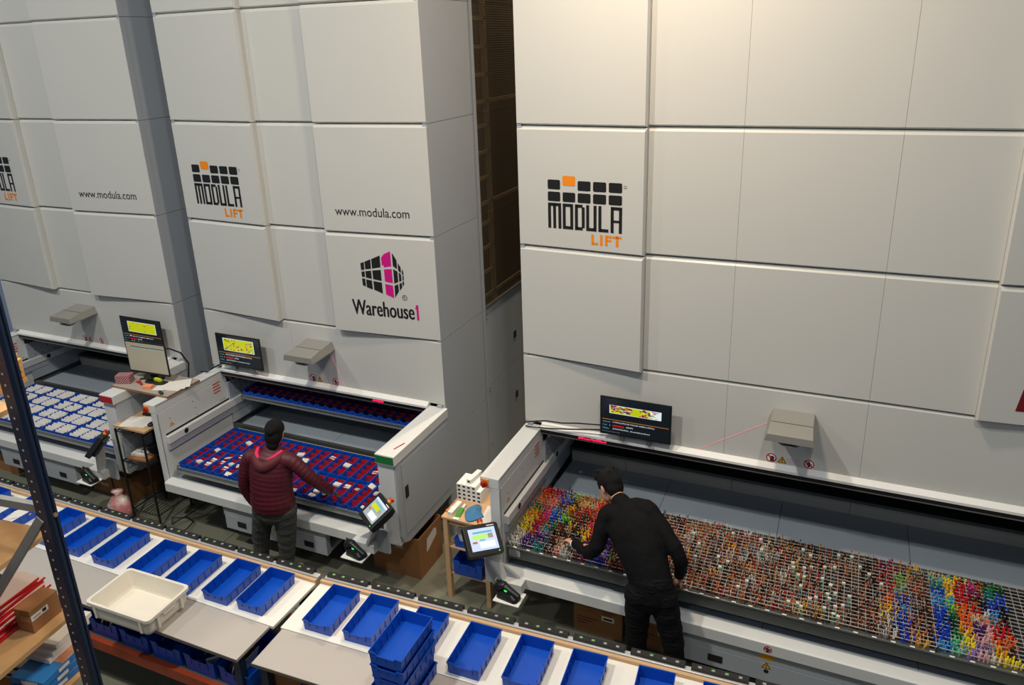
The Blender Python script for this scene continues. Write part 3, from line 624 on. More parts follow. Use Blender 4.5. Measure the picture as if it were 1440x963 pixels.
# ------------------------------------------------------------------ wire tray with crayons and pencils
tr = tray('long steel tray with a silver wire grid holding crayons', -2.345, 1.84, 4.885, 5.79, .80, .115, 'wire_tray', DARKSTEEL)
W = dict(parent=tr, world=True)
g = MB(); NX, NY = 84, 21; gx0, gx1, gy0, gy1 = -2.325, 1.82, 4.905, 5.77; sx = (gx1 - gx0) / NX; sy = (gy1 - gy0) / NY; r = .0019
for z in (.830,):
    for j in range(NY + 1): y = gy0 + j * sy; g.box(gx0, gx1, y - .0026, y + .0026, z - .0026, z + .0026)
    for i in range(NX + 1): x = gx0 + i * sx; g.box(x - r * .8, x + r * .8, gy0, gy1, z - r - .004, z + r - .004)
obj('wire_grid', g, mat('grid_wire', (200, 200, 192), .35, .3), kind='stuff', label='silver wire grid of small square cells', **W)
obj('tray_lining', MB().box(-2.34, 1.835, 4.892, 5.784, .702, .706), mat('lining_shade', (36, 39, 40), .7), **W)  # grey lining darkened in colour for the shade among the pencils
k = MB(); add_rect(k, lambda u, v: (u, 4.8842, v), -2.325, -2.225, .708, .772, 1); add_text(k, 'EGGBEAC', lambda u, v: (u, 4.8838, v), -2.318, .742, width=.085, height=.02, m=0)
for i in range(2): add_rect(k, lambda u, v: (u, 4.8838, v), -2.318, -2.24, .718 + i * .01, .722 + i * .01, 0)
obj('tray_label', k, [INK, mat('label_silver', (178, 176, 176), .4)], **W)
cl = MB(); random.seed(3)
for i in range(34): cl.box(-2.28 + i * .12, -2.25 + i * .12, 4.872, 4.884, .803, .807)
obj('grid_clip', cl, WHITE, kind='stuff', **W)
PAL = {'red': (196, 24, 30), 'dred': (120, 16, 22), 'orange': (238, 104, 20), 'amber': (240, 170, 16), 'yellow': (244, 220, 26), 'white': (222, 218, 204), 'pink': (214, 60, 120), 'lpink': (230, 168, 170), 'mag': (150, 24, 90), 'purple': (74, 30, 110), 'lilac': (150, 120, 190), 'blue': (20, 64, 190), 'sky': (60, 150, 214), 'teal': (20, 130, 130), 'mint': (100, 200, 150), 'green': (20, 120, 50), 'lime': (120, 210, 40), 'dgreen': (16, 66, 40), 'wood': (198, 128, 82), 'brown': (112, 58, 30), 'dbrown': (58, 32, 22), 'black': (22, 22, 24), 'grey': (130, 132, 134), 'rust': (184, 84, 34), 'salmon': (232, 140, 112), 'sage': (128, 178, 146), 'beige': (216, 186, 140)}
PN = list(PAL); PMAT = [mat('crayon_' + n, PAL[n], .5) for n in PN]
def at_(lst, f): return lst[max(0, min(len(lst) - 1, int(f * len(lst))))]
def colour(x, y):
    f = (gy1 - y) / (gy1 - gy0)          # 0 at the rear, 1 at the front
    if x < -2.22: return at_(['red', 'orange', 'orange', 'salmon', 'green', 'amber', 'amber', 'yellow', 'yellow', 'yellow', 'white', 'white'], f)
    if x < -2.12: return at_(['mag', 'red', 'salmon', 'salmon', 'pink', 'pink', 'red', 'red', 'mag', 'red', 'purple', 'purple'], f)
    if x < -2.03: return at_(['purple', 'sky', 'blue', 'brown', 'sky', 'blue', 'blue', 'green', 'teal', 'lilac', 'purple', 'teal'], f)
    if x < -1.93: return at_(['lime', 'wood', 'dgreen', 'amber', 'green', 'lime', 'dgreen', 'brown', 'black', 'brown', 'dbrown', 'black'], f + random.uniform(-.04, .04))
    if x < -1.86: return at_(['wood', 'amber', 'yellow', 'red', 'red', 'dred', 'yellow', 'wood', 'dbrown', 'brown', 'wood', 'salmon'], f)
    if x < -1.80: return at_(['grey', 'wood', 'beige', 'red', 'dgreen', 'dred', 'dgreen', 'dbrown', 'black', 'dbrown', 'grey', 'white'], f)
    if x < -1.71: return at_(['amber', 'red', 'orange', 'orange', 'orange', 'orange', 'amber', 'amber', 'yellow', 'yellow', 'white', 'dred'], f)
    if x < -1.61: return at_(['red', 'red', 'pink', 'pink', 'red', 'pink', 'red', 'red', 'dred', 'dred', 'purple', 'mag'], f)
    if x < -1.50: return at_(['blue', 'sky', 'blue', 'blue', 'blue', 'purple', 'blue', 'black', 'purple', 'purple', 'lilac', 'blue'], f)
    if x < -1.22: return random.choice(['green', 'brown', 'brown', 'dbrown', 'wood', 'dred', 'rust'])
    if x < -1.0: return random.choice(['brown', 'dbrown', 'black', 'red', 'salmon', 'wood'])
    if x < .12:
        c = ['rust', 'rust', 'wood', 'brown', 'dbrown', 'grey', 'red', 'amber', 'white']
        if x > -.35: c += ['black', 'dbrown', 'dbrown', 'brown']
        return random.choice(c)
    if x < .46: return random.choice(['brown', 'dbrown', 'rust', 'black', 'wood', 'grey', None])
    if x < .56: return random.choice(['brown', 'dbrown', 'black', 'rust'])
    if x < .65: return at_(['mag', 'mag', 'red', 'red', 'red', 'orange', 'orange', 'amber', 'yellow', 'white', 'white', 'white'], f)
    if x < .72: return at_(['brown', 'brown', 'lime', 'lime', 'sage', 'blue', 'blue', 'sky', 'blue', 'blue', 'blue', 'blue'], f)
    if x < .82: return at_(['amber', 'dgreen', 'rust', 'rust', 'brown', 'grey', 'rust', 'dbrown', 'rust', 'dbrown', 'rust', 'amber'], f)
    if x < .90: return at_(['grey', 'brown', 'brown', 'brown', 'brown', 'brown', 'brown', 'dbrown', 'dbrown', 'dbrown', 'dbrown', 'dbrown'], f)
    return None
def crayon_colour(x, y):
    f = (gy1 - y) / (gy1 - gy0)
    if x < .98: return at_(['beige', 'sage', 'teal', 'blue', 'sky', 'sky', 'blue', 'blue', 'blue', 'blue', 'blue', 'sky'], f)
    if x < 1.05: return at_(['sage', 'yellow', 'amber', 'yellow', 'sky', 'lime', 'green', 'dgreen', 'dgreen', 'green', 'mint', 'mint'], f)
    if x < 1.12: return at_(['yellow', 'red', 'red', 'red', 'red', 'orange', 'orange', 'orange', 'amber', 'yellow', 'yellow', 'lilac'], f)
    if x < 1.19: return at_(['pink', 'pink', 'mag', 'dred', 'rust', 'red', 'beige', 'purple', 'purple', 'lpink', 'lilac', 'lpink'], f)
    if x < 1.25: return at_(['dred', 'rust', 'brown', 'black', 'black', 'white', 'salmon', 'lpink', 'lpink', 'lpink', 'grey', 'white'], f)
    if x < 1.31: return at_(['dgreen', 'green', 'teal', 'blue', 'blue', 'sky', 'grey', 'red', 'red', 'orange', 'amber', 'yellow'], f)
    return at_(['green', 'dgreen', 'blue', 'blue', 'black', 'black', 'dred', 'red', 'orange', 'rust', 'dbrown', 'yellow'], f)
random.seed(21); pm = MB()
def stick(m, x, y, z0, z1, r, idx, n=5, tilt=.12):
    dx, dy = random.uniform(-tilt, tilt) * (z1 - z0), random.uniform(-tilt, tilt) * (z1 - z0)
    b = [(x + r * math.cos(2 * PI * k / n), y + r * math.sin(2 * PI * k / n), z0) for k in range(n)]
    a = [(p[0] + dx, p[1] + dy, z1) for p in b]
    m.rings([b, a], idx, cap0=False)
for i in range(NX):
    for jj in range(NY):
        x = gx0 + (i + .5) * sx; y = gy0 + (jj + .5) * sy
        c = colour(x, y)
        if c is None: continue
        if -1.2 < x < .56 and random.random() < .22: continue
        left = x < -1.2
        for q in range(7 if left else 5):
            cc = c if random.random() < (.9 if left else .7) else random.choice(['wood', 'brown', 'rust', 'grey', 'black'] if not left else ['wood', 'brown', c])
            if cc is None: continue
            h = (.834 if left else .824) + random.random() * (.040 if left else .030)
            stick(pm, x + random.uniform(-.35, .35) * sx, y + random.uniform(-.35, .35) * sy, .707, h, .0044, PN.index(cc), 5, .28 if left else .30)
# white and green eraser-like blocks standing among the pencils
for q in range(46):
    x = random.uniform(-1.02, .55); y = random.uniform(gy0 + .03, gy1 - .05)
    if random.random() < .5: x = random.uniform(-.1, .3); y = random.uniform(4.95, 5.5)
    z = .832 + random.random() * .018; s = .012
    pm.box(x - s, x + s, y - s * .8, y + s * .8, .71, z, PN.index('sage')); pm.box(x - s, x + s, y - s * .8, y + s * .8, z, z + .012, PN.index('white'))
# crayons: the largest-showing ones are single objects
spots = []
for i in range(NX):
    for jj in range(NY):
        x = gx0 + (i + .5) * sx; y = gy0 + (jj + .5) * sy
        if .90 < x < 1.36 and y < 5.74 + (.9 - x) * .0:
            for q in range(3): spots.append((x + (-.015, .015, 0)[q], y + (-.011, -.007, .013)[q]))
spots.sort(key=lambda p: p[1] - p[0] * .3); CRM = {}
def crayon_mesh(n):
    if n not in CRM:
        m = MB(); m.tube([(0, 0, 0), (0, 0, .125), (0, 0, .137)], [.0068, .0068, .0045], 8, 0); CRM[n] = m.mesh('crayon_' + n, PMAT[PN.index(n)])
    return CRM[n]
CNAME = {'dred': 'dark red', 'lpink': 'pale pink', 'mag': 'magenta', 'sky': 'sky blue', 'dgreen': 'dark green', 'dbrown': 'dark brown', 'sage': 'sage green', 'lime': 'lime green', 'mint': 'mint green', 'rust': 'rust brown'}
for n, (x, y) in enumerate(spots):
    c = crayon_colour(x, y)
    if n < 300:
        o = obj('crayon', crayon_mesh(c), None); o.location = (x, y, .7065 + random.uniform(0, .02)); o.rotation_euler = (random.uniform(-.16, .16), random.uniform(-.16, .16), 0)
        tag(o, '%s crayon standing in the wire grid near the right end' % CNAME.get(c, c), 'crayon', '%s crayons in the wire tray' % CNAME.get(c, c))
    else: stick(pm, x, y, .707, .838 + random.uniform(0, .02), .0068, PN.index(c), 7, .1)
for q in range(40): stick(pm, random.uniform(1.49, 1.75), random.uniform(5.5, 5.75), .707, .83, .0068, PN.index(random.choice(['brown', 'rust', 'dbrown'])), 6, .15)
st = obj('pencils', pm, PMAT); tag(st, 'hundreds of coloured and brown pencils standing in the wire grid', 'pencils', kind='stuff')
# ------------------------------------------------------------------ sorting tables
def table(label, x0, x1, loc, rz, group, legs):
    t = thing('sorting_table', label, 'table', loc, (0, 0, rz), group)
    obj('white_top', MB().box(x0, x1, 0, .50, .835, .86), TABWHITE, t, bevel=.002)
    obj('grey_top', MB().box(x0 + .02, x1 - .03, -.345, -.004, .832, .857), TABGREY, t, bevel=.002)
    obj('edge_band', MB().box(x0 + .02, x1 - .03, -.349, -.3455, .832, .856), mat('edge_dark', (96, 88, 80), .5), t)
    obj('batten', MB().box(x0, x1, .501, .527, .835, .885), WOOD, t)
    for lx in legs:
        for ly in (-.28, .44): obj('leg', MB().box(lx - .03, lx + .03, ly - .03, ly + .03, 0, .832), NAVY, t)
    obj('beam', MB().box(legs[0], legs[-1], -.325, -.285, .40, .49), ORANGEBEAM, t)
    obj('beam', MB().box(legs[0], legs[-1], .44, .48, .40, .49), ORANGEBEAM, t)
    obj('shelf_board', MB().box(legs[0] + .04, legs[-1] - .04, -.284, .439, .455, .488), mat('shelf_grey', (70, 70, 70), .6), t)
    return t
T2A = math.radians(2.6)
table('left sorting table with white rear and grey front boards', -5.3, 0, (-3.52, 3.325, 0), math.radians(.33), None, (-5.2, -2.6, -.08))
table('right sorting table with white rear and grey front boards', 0, 4.4, (-3.465, 3.34, 0), T2A, None, (.08, 2.2, 4.3))
def light_rail(label, x0, x1, loc, rz):
    t = thing('light_rail', label, 'light rail', loc, (0, 0, rz))
    obj('rail', MB().box(x0, x1, .53, .575, .868, .895), mat('alu_rail', (196, 198, 196), .35, .3), t, bevel=.003)
    for lx in (x0 + .1, x1 - .1): obj('rail_foot', MB().box(lx - .02, lx + .02, .54, .57, .40, .868), STEEL, t)
    n = int((x1 - x0) / .405); mod = MB().box(-.182, .182, .545, .590, .8955, .917).box(-.18, .18, .5905, .598, .87, .91).mesh('display_module', BPLASTIC)
    lab = [MB().box(-.011, .011, .556, .572, .917, .920).mesh('tab', mm) for mm in (mat('tab_green', (120, 168, 104), .5), mat('tab_white', (150, 154, 148), .5))]
    for i in range(n):
        m = obj('display_module', mod, None, t); m.location = (x0 + .2 + i * .405, 0, 0)
        for q in range(4): l = obj('tab', lab[0 if (q == 1 or (i * 4 + q) % 5 == 0) else 1], None, m); l.location = (-.128 + q * .086, 0, 0)
light_rail('black pick-light strip along the rear of the left table', -5.3, 0, (-3.52, 3.325, 0), math.radians(.33))
light_rail('black pick-light strip along the rear of the right table', .02, 4.4, (-3.465, 3.34, 0), T2A)
obj_clip = single('cable_clip', MB().tube([(0, 0, .05), (.01, .02, .03), (.0, .0, 0), (.02, -.03, -.03), (.012, -.02, -.06)], .006, 6), STEEL, 'small metal clip hanging at the end of the left pick-light strip', 'clip', (-3.505, 3.90, .89))
def put_bin(rc, a, label, group='blue bins on the tables', z=.861):
    a = math.radians(a); return bin_thing(BIN_T, label, (rc[0] + .40 * math.sin(a), rc[1] - .40 * math.cos(a), z), a, group)
LB = [((-7.16, 3.745), 0, 'blue bin at the far left end of the left table, cut by the frame'),
      ((-6.63, 3.745), 0, 'blue bin holding white slips behind the navy rack post'),
      ((-6.13, 3.745), 0, 'blue bin just right of the navy rack post on the left table'),
      ((-5.729, 3.742), 1, 'second blue bin right of the rack post on the left table'),
      ((-5.327, 3.742), 2, 'blue bin left of the white tote, its front clear of the tote'),
      ((-4.884, 3.725), 2, 'blue bin whose front the white tote hides'),
      ((-4.50, 3.73), 2.5, 'blue bin right behind the right rim of the white tote'),
      ((-4.115, 3.755), 1.2, 'second blue bin from the right end of the left table'),
      ((-3.788, 3.768), 1.5, 'rightmost blue bin on the left table beside the gap'),
      ((-3.188, 3.79), 2.2, 'leftmost blue bin on the right table beside the gap'),
      ((-2.857, 3.81), 3, 'second blue bin from the gap on the right table'),
      ((-2.442, 3.828), 3.5, 'blue bin on the right table partly behind the bin stack'),
      ((-2.022, 3.828), 2, 'first blue bin right of the bin stack'),
      ((-1.638, 3.855), 3, 'second blue bin right of the bin stack'),
      ((-1.261, 3.865), 4, 'third blue bin right of the bin stack'),
      ((-.814, 3.888), 4.5, 'fourth blue bin right of the bin stack, near the man'),
      ((-.40, 3.91), 3.5, 'rightmost blue bin on the right table, at the lower frame edge')]
for rc, a, l in LB: put_bin(rc, a, l)
ST = ['lowest', 'second lowest', 'middle', 'second highest', 'topmost']
for i in range(5): put_bin((-2.305 + (.004, -.006, .003, .005, 0)[i], 3.395 + (.004, 0, .006, -.003, 0)[i]), 1.0 + (.5, -1, 1, 0, 0)[i], '%s blue bin of the stack on the right table' % ST[i], 'stacked blue bins on the right table', .861 + i * .0925)
for i in range(3):
    o = single('paper_slip', MB().cbox((0, 0, 0), (.16, .11, .004)), [PAPER, PAPER, SCRG][0], 'white paper slip in the bin behind the rack post, %s of three' % ('lowest', 'middle', 'uppermost')[i], 'paper', (-6.66 + i * .03, 3.50 + i * .03, .90 + i * .012), (.1, -.1, .3 * i))
# white tote
def tote():
    t = thing('tote_box', 'large empty off-white plastic tote at the front of the left table', 'tote', (-4.575, 3.085, .861), (0, 0, math.radians(1.5)))
    w, d, h = .315, .205, .158
    def rr(a, b, z, r=.035): return [(x, y, z) for x, y in rrect(-a, a, -b, b, r, 4)]
    obj('body', MB().rings([rr(w - .045, d - .03, 0), rr(w - .03, d - .018, .03), rr(w - .018, d - .008, h - .03), rr(w - .016, d - .006, h - .028), rr(w, d, h - .026), rr(w, d, h), rr(w - .02, d - .02, h), rr(w - .026, d - .022, h - .02), rr(w - .05, d - .038, .03), rr(w - .06, d - .045, .012)]), CREAM, t, bevel=.003)
    for s in (-1, 1):
        [obj('handle_rib', MB().box(s * (w - .012) - .009, s * (w - .012) + .009, q - .01, q + .01, .03, h - .03), CREAM, t) for q in (-.11, .11)]
        obj('hand_grip', MB().prism([(-.07, h - .03), (.07, h - .03), (.05, h - .062), (-.05, h - .062)], 'x', s * (w - .012) - .004, s * (w - .012) + .004), CREAM, t)
    obj('corner_rib', MB().box(w - .10, w - .08, -d + .001, -d + .010, .03, h - .03).box(-w + .08, -w + .10, -d + .001, -d + .010, .03, h - .03), CREAM, t)
tote()
# bins and goods on the shelves below the tables
BIG = bin_mb(.30, .42, .15, 4, dip=.03).mesh('deep_bin_body', BLUE)
for i in range(6):
    x = -5.36 + i * .335
    t = bin_thing(BIG, 'deep blue bin under the left table, %s from the left' % ORD[i], (x, 3.045, .489), random.uniform(-.04, .04), 'deep bins under the left table')
bk = mat('book_dark', (60, 56, 58), .6)
def goods(name, label, cat, mb, m, loc, rot=(0, 0, 0), group=None): return single(name, mb, m, label, cat, loc, rot, group)
goods('spray_can', 'white can lying in a bin under the left table', 'can', MB().tube([(0, 0, 0), (.15, 0, 0), (.165, 0, 0), (.18, 0, 0)], [.03, .03, .022, .02], 14), PAPER, (-4.10, 3.16, .60), (0, -.25, 1.0))
for i in range(3): goods('booklet', 'white-edged booklet in a bin under the left table, %s of three' % ORD[i], 'booklet', MB().cbox((0, 0, 0), (.012, .2, .13)), [PAPER, bk, PAPER][i], (-5.08 + i * .035, 3.17, .575), (0, .5, .1 * i))
for i in range(4): goods('booklet', 'dark booklet standing in the bin nearest the table gap, %s of four' % ORD[i], 'booklet', MB().cbox((0, 0, 0), (.010, .22, .14)), [bk, PAPER][i % 2], (-3.76 + i * .024, 3.19, .585), (0, .35, .05), None)
goods('hand_tool', 'thin metal tool lying in a bin under the left table', 'tool', MB().tube([(-.09, 0, 0), (0, .01, .02), (.1, 0, .0)], [.005, .006, .01], 8), STEEL, (-4.42, 3.17, .60), (0, -.3, .7))
goods('hand_tool', 'metal shears lying beside the white can under the table', 'tool', MB().tube([(-.1, 0, 0), (.1, .03, .02)], [.004, .012], 8).tube([(-.1, .03, 0), (.1, 0, .02)], [.004, .012], 8), STEEL, (-3.98, 3.2, .62), (0, -.2, .9))
goods('pale_card', 'pale green card standing in a bin under the left table', 'card', MB().cbox((0, 0, 0), (.10, .012, .10)), mat('pale_green', (176, 190, 176), .6), (-3.92, 3.10, .60), (.3, 0, .8))
for i in range(3): bin_thing(BIG, 'deep blue bin under the right table, %s from the left' % ORD[i], (-3.0 + i * .42, 3.10 + i * .02, .489), T2A, 'deep bins under the right table')
single('cardboard_box', MB().box(-.12, .12, -.15, .15, 0, .20), CARD, 'small cardboard box on the shelf at the table gap', 'box', (-3.27, 3.28, .489), (0, 0, .2))
single('waste_bin', MB().tube([(0, 0, 0), (0, 0, .28), (0, 0, .30)], [.11, .13, .135], 18), mat('bin_grey', (120, 122, 120), .5), 'grey round bin on the floor under the left table', 'waste bin', (-5.25, 2.62, 0))
single('floor_cable', MB().tube([(-5.05, 2.75, .01), (-4.85, 2.82, .012), (-4.7, 2.95, .012), (-4.75, 3.1, .012)], .007, 6), mat('cable_grey', (110, 108, 100), .5), 'thin grey cable on the floor under the left table', 'cable')

# ------------------------------------------------------------------ foreground racking
RA = math.radians(7)
GALV = mat('galvanised', (138, 142, 142), .5, .2, noise=.15, nscale=20)
rk = thing('pallet_rack', 'navy steel pallet rack in the left foreground with wooden shelves', 'rack', (-3.04, 1.735, 0), (0, 0, RA))
post = [(-.05, -.034), (.028, -.034), (.05, -.022), (.05, -.008), (.042, -.004), (.042, .004), (.05, .008), (.05, .022), (.028, .034), (-.05, .034)]
post = [(x * .74, y * .74) for x, y in post]
for px in (0, -1.6): obj('upright', MB().prism([(x + px, y) for x, y in post], 'z', 0, 5.0), NAVY, rk)
HOLE = mat('hole_light', (196, 186, 170), .6)
k = MB(); k2 = MB()
for i in range(90):
    z = .3 + i * .05
    add_poly(k, lambda u, v: (u, -.0262, v), disc(-.010, z, .0058, 8)); add_poly(k2, lambda u, v: (.0322, u, v), disc(0, z + .02, .0036, 6))
obj('slot_holes', k, HOLE, rk, kind='stuff'); obj('bolt_holes', k2, BLACK, rk, kind='stuff')
obj('brace', MB().box(-1.6, -.03, .002, .03, 2.965, 3.005), GALV, rk)
def bar(p, q, w, th):
    p, q = Vector(p), Vector(q); d = (q - p).normalized(); n = d.cross(Vector((0, 1, 0))).normalized() * w / 2; y = Vector((0, th / 2, 0))
    return MB().rings([[p - n - y, p + n - y, p + n + y, p - n + y], [q - n - y, q + n - y, q + n + y, q - n + y]])
obj('brace', bar((-.02, -.02, 2.96), (-1.58, -.02, 1.13), .04, .02), GALV, rk)
for bm in (MB().cyl((.037, .0, 2.975), (.045, .0, 2.975), .010, 8),): obj('brace_bolt', bm, mat('bolt_brass', (190, 160, 120), .4, .6), rk)
obj('cable_tie', MB().tube([(.038, -.02, 1.98), (.052, .0, 1.95), (.056, .01, 1.9), (.044, -.005, 1.84)], .003, 6), WHITE, rk)
su = thing('shelf_unit', 'wooden shelf boards behind the navy rack post', 'shelf', (-3.435, 1.96, 0), (0, 0, RA))
for z in (2.61, 2.10, 1.73, 3.31): obj('shelf', MB().box(-1.05, -.045, -1.4, .03, z - .025, z), SHELFWOOD, su)
for y in (-1.39, -.02): obj('side_post', MB().box(-1.10, -1.051, y - .03, y + .03, 0, 3.4), NAVY, su)
Q = 1.13
def rl(x, y, z): c, s = math.cos(RA), math.sin(RA); return (-3.435 + Q * (x * c - y * s), 1.96 + Q * (x * s + y * c), z)
pal = thing('wooden_pallet', 'worn wooden pallet end with a burnt oval mark on the rack', 'pallet', rl(-.20, .22, 3.3105), (0, 0, RA)); pal.scale = (Q, Q, Q)
for i in range(4): obj('deck_board', MB().box(-.8 + .2 * i, -.62 + .2 * i, -1.2, 0, .112, .132), PINE, pal, bevel=.003)
for i in range(2): obj('stringer_board', MB().box(-.80, 0, -.14 - i * .95, -.0 - i * .95, .092, .1118), PINE, pal, bevel=.003)
for i in range(2):
    for jx in (-.70, -.02): 
        b = obj('block', MB().box(jx - .08, jx + .02, -.14 - .95 * i, -.005 - .95 * i, .02, .0918), PINE, pal, bevel=.004)
for jx in (-.70, -.02): obj('bottom_board', MB().box(jx - .08, jx + .022, -1.2, 0, 0, .0198), PINE, pal, bevel=.003)
k = MB(); BR = mat('burnt_mark', (96, 56, 26), .8)
F = lambda u, v: (.0012, u, v)
el = [(-.072 + .052 * math.cos(2 * PI * i / 24), .056 + .028 * math.sin(2 * PI * i / 24)) for i in range(24)]
for i in range(24):
    a, b = el[i], el[(i + 1) % 24]; c = (-.072, .056); sc = .88
    k.add([F(*a), F(*b), F(c[0] + (b[0] - c[0]) * sc, c[1] + (b[1] - c[1]) * sc), F(c[0] + (a[0] - c[0]) * sc, c[1] + (a[1] - c[1]) * sc)], [(0, 1, 2, 3)])
add_text(k, 'EUR', F, -.105, .044, width=.066, height=.025); obj('brand_mark', k, BR, pal)
cb = thing('cardboard_box', 'small closed cardboard box with a white label on the rack shelf', 'box', rl(-.10, -.10, 2.1005), (0, 0, RA)); cb.scale = (Q, Q, Q)
obj('carton', MB().box(-.09, 0, -.03, .18 - .06, 0, .118), CARD, cb, bevel=.002)
k = MB(); add_rect(k, lambda u, v: (.0008, u, v), -.028, .06, .062, .09, 1); add_rect(k, lambda u, v: (.0012, u, v), .03, .05, .068, .085, 0); add_rect(k, lambda u, v: (.0012, u, v), -.02, .02, .072, .076, 0)
obj('shipping_label', k, [INK, PAPER], cb)
k = MB(); add_rect(k, lambda u, v: (u, -.031, v), -.06, .0, .058, .088); obj('tape', k, mat('tape_clear', (170, 130, 90), .3), cb)
SLV = [mat('sleeve_clear', (214, 196, 186), .3), mat('sleeve_red', (190, 24, 34), .4)]
for i in range(14):
    single('plastic_sleeve', MB().cbox((0, 0, 0), (.13, .30, .004), 0).box(.063, .070, -.15, .15, -.003, .0045, 1), SLV, 'red-edged plastic sleeve in the pile behind the cardboard box, %s from the bottom' % ORD[i], 'sleeve', rl(-.27 - .0055 * i + .008 * (i % 2), -.09 + .012 * (i % 4), 2.106 + i * .0095), (0, .12, RA + .05 * ((i % 3) - 1)), 'red-edged sleeves on the rack').scale = (Q, Q, Q)
BXB = mat('game_box_blue', (40, 120, 190), .4); ART = mat('game_box_art', (176, 120, 92), .5, noise=.6, nscale=40)
for i in range(3):
    g_ = thing('boxed_set', '%s blue box with patterned lid in the stack on the low shelf' % ('lowest', 'middle', 'topmost')[i], 'box', rl(-.16, -.06 + .01 * i, 1.7305 + i * .041), (0, 0, RA + .05 * (i - 1)), 'blue boxed sets on the rack'); g_.scale = (Q, Q, Q)
    obj('box', MB().box(-.09, .09, -.15, .12, 0, .034), BXB, g_, bevel=.002); obj('lid_print', MB().box(-.088, .088, -.03, .118, .034, .0348), ART, g_)
    obj('side_label', MB().box(.0902, .0907, -.06, 0, .008, .026), PAPER, g_); obj('front_label', MB().box(-.03, .06, -.1507, -.1502, .006, .028), PAPER, g_)
for i in range(6): single('booklet', MB().cbox((0, 0, 0), (.15, .21, .013)), [PAPER, bk, PAPER][i % 3], 'booklet in the pile left of the blue boxes, %s from the bottom' % ORD[i], 'booklet', rl(-.36 + .01 * (i % 2), -.02, 1.739 + i * .0165), (0, 0, RA + .06 * (i % 3)), 'booklet pile on the rack').scale = (Q, Q, Q)
for i in range(3): single('paper_pack', MB().cbox((0, 0, 0), (.16, .22, .024)), PAPER, 'white paper pack behind the blue boxes on the rack, %s from the bottom' % ORD[i], 'paper', rl(-.20, .02 + .02 * i, 1.869 + i * .0277), (0, 0, RA + .03 * i), 'paper packs on the rack').scale = (Q, Q, Q)

# ------------------------------------------------------------------ bridge board and wire rack between the left and middle lifts
ZB = 1.4705
bd = MB().box(-7.04, -6.23, 5.0, 5.44, ZB, ZB + .022); single('bridge_board', bd, [mat('board_grey', (168, 158, 146), .5, noise=.08, nscale=6)], 'grey laminate board bridging two lift arms as a desk', 'board')
obj('edge', MB().box(-7.04, -6.23, 4.996, 4.9998, ZB, ZB + .022).box(-6.2298, -6.226, 4.996, 5.44, ZB, ZB + .022), mat('board_edge', (150, 108, 72), .6), bpy.data.objects['bridge_board'])
zt = ZB + .0225
GIFT = mat('dotted_wrap', (112, 34, 42), .6)
_nt = GIFT.node_tree; _ck = _nt.nodes.new('ShaderNodeTexChecker'); _ck.inputs['Scale'].default_value = 75; _ck.inputs['Color1'].default_value = (*lin((112, 30, 40)), 1); _ck.inputs['Color2'].default_value = (*lin((190, 150, 150)), 1)
_nt.links.new(_nt.nodes['Texture Coordinate'].outputs['Object'], _ck.inputs['Vector']); _nt.links.new(_ck.outputs['Color'], _nt.nodes['Principled BSDF'].inputs['Base Color'])
for i in range(3): single('wrapped_box', MB().cbox((0, 0, .016), (.16, .10, .031)), GIFT, '%s dark red dotted box in the small stack on the board' % ('lowest', 'middle', 'topmost')[i], 'box', (-6.965, 5.11, zt + i * .0315), (0, 0, .4), 'dotted boxes on the board', bevel=.002)
single('sticky_notes', MB().cbox((0, 0, .014), (.09, .07, .028)), mat('orange_note', (240, 150, 100), .7), 'orange block of sticky notes on the board', 'note block', (-6.60, 5.09, zt), (0, 0, .35))
single('sticky_notes', MB().cbox((0, 0, .014), (.10, .03, .026)), mat('yellow_note', (214, 224, 30), .6), 'yellow marker case on the black tray by the desk monitor', 'marker', (-6.62, 5.24, zt + .012), (0, 0, -.1))
single('pen_tray', MB().prism(rrect(-.14, .14, -.05, .05, .03, 4), 'z', 0, .011), BPLASTIC, 'black oval tray at the foot of the desk monitor', 'tray', (-6.62, 5.22, zt), (0, 0, 0))
single('red_pliers', MB().tube([(-.06, .0, .008), (0, .012, .010), (.06, .0, .008)], [.010, .014, .012], 8).tube([(-.06, .03, .008), (0, .014, .010)], [.009, .012], 8), STRED, 'red-handled pliers beside the dotted boxes', 'pliers', (-6.78, 5.13, zt), (0, 0, -.3))
single('scissors', MB().tube([(-.07, 0, .006), (0, .01, .006), (.08, .03, .006)], .007, 6).tube([(-.07, .03, .006), (0, .014, .008), (.08, -.01, .006)], .007, 6), BPLASTIC, 'black scissors lying left of the black tray', 'scissors', (-6.80, 5.24, zt), (0, 0, .5))
for i in range(3): single('paper_sheet', MB().cbox((0, 0, .0015), (.30, .21, .003)), PAPER, 'white paper sheet on the right of the board, %s of three' % ('lowest', 'middle', 'uppermost')[i], 'paper', (-6.40 + .02 * i, 5.20 + .02 * i, zt + .0035 * i), (0, 0, .3 + .2 * i), 'papers on the board')
single('dark_bottle_cap', MB().tube([(0, 0, .018), (.05, 0, .018), (.055, 0, .018)], [.018, .018, .01], 12), mat('bottle_green', (30, 60, 40), .4), 'dark green stopper at the front edge of the board', 'stopper', (-6.36, 5.03, zt), (0, 0, -.4))
single('monitor_cable', MB().tube([(-6.60, 5.30, 1.86), (-6.50, 5.36, 1.85), (-6.44, 5.44, 1.78), (-6.44, 5.52, 1.62), (-6.46, 5.5, 1.45), (-6.50, 5.45, 1.2), (-6.5, 5.4, .9)], .009, 6), BLACK, 'black cable hanging behind the desk monitor', 'cable')
single('monitor_cable', MB().tube([(-6.10, 5.745, 1.60), (-6.22, 5.72, 1.55), (-6.32, 5.64, 1.49), (-6.40, 5.66, 1.47), (-6.48, 5.70, 1.44)], .008, 6), BLACK, 'black cable at the left of the middle lift monitor', 'cable')
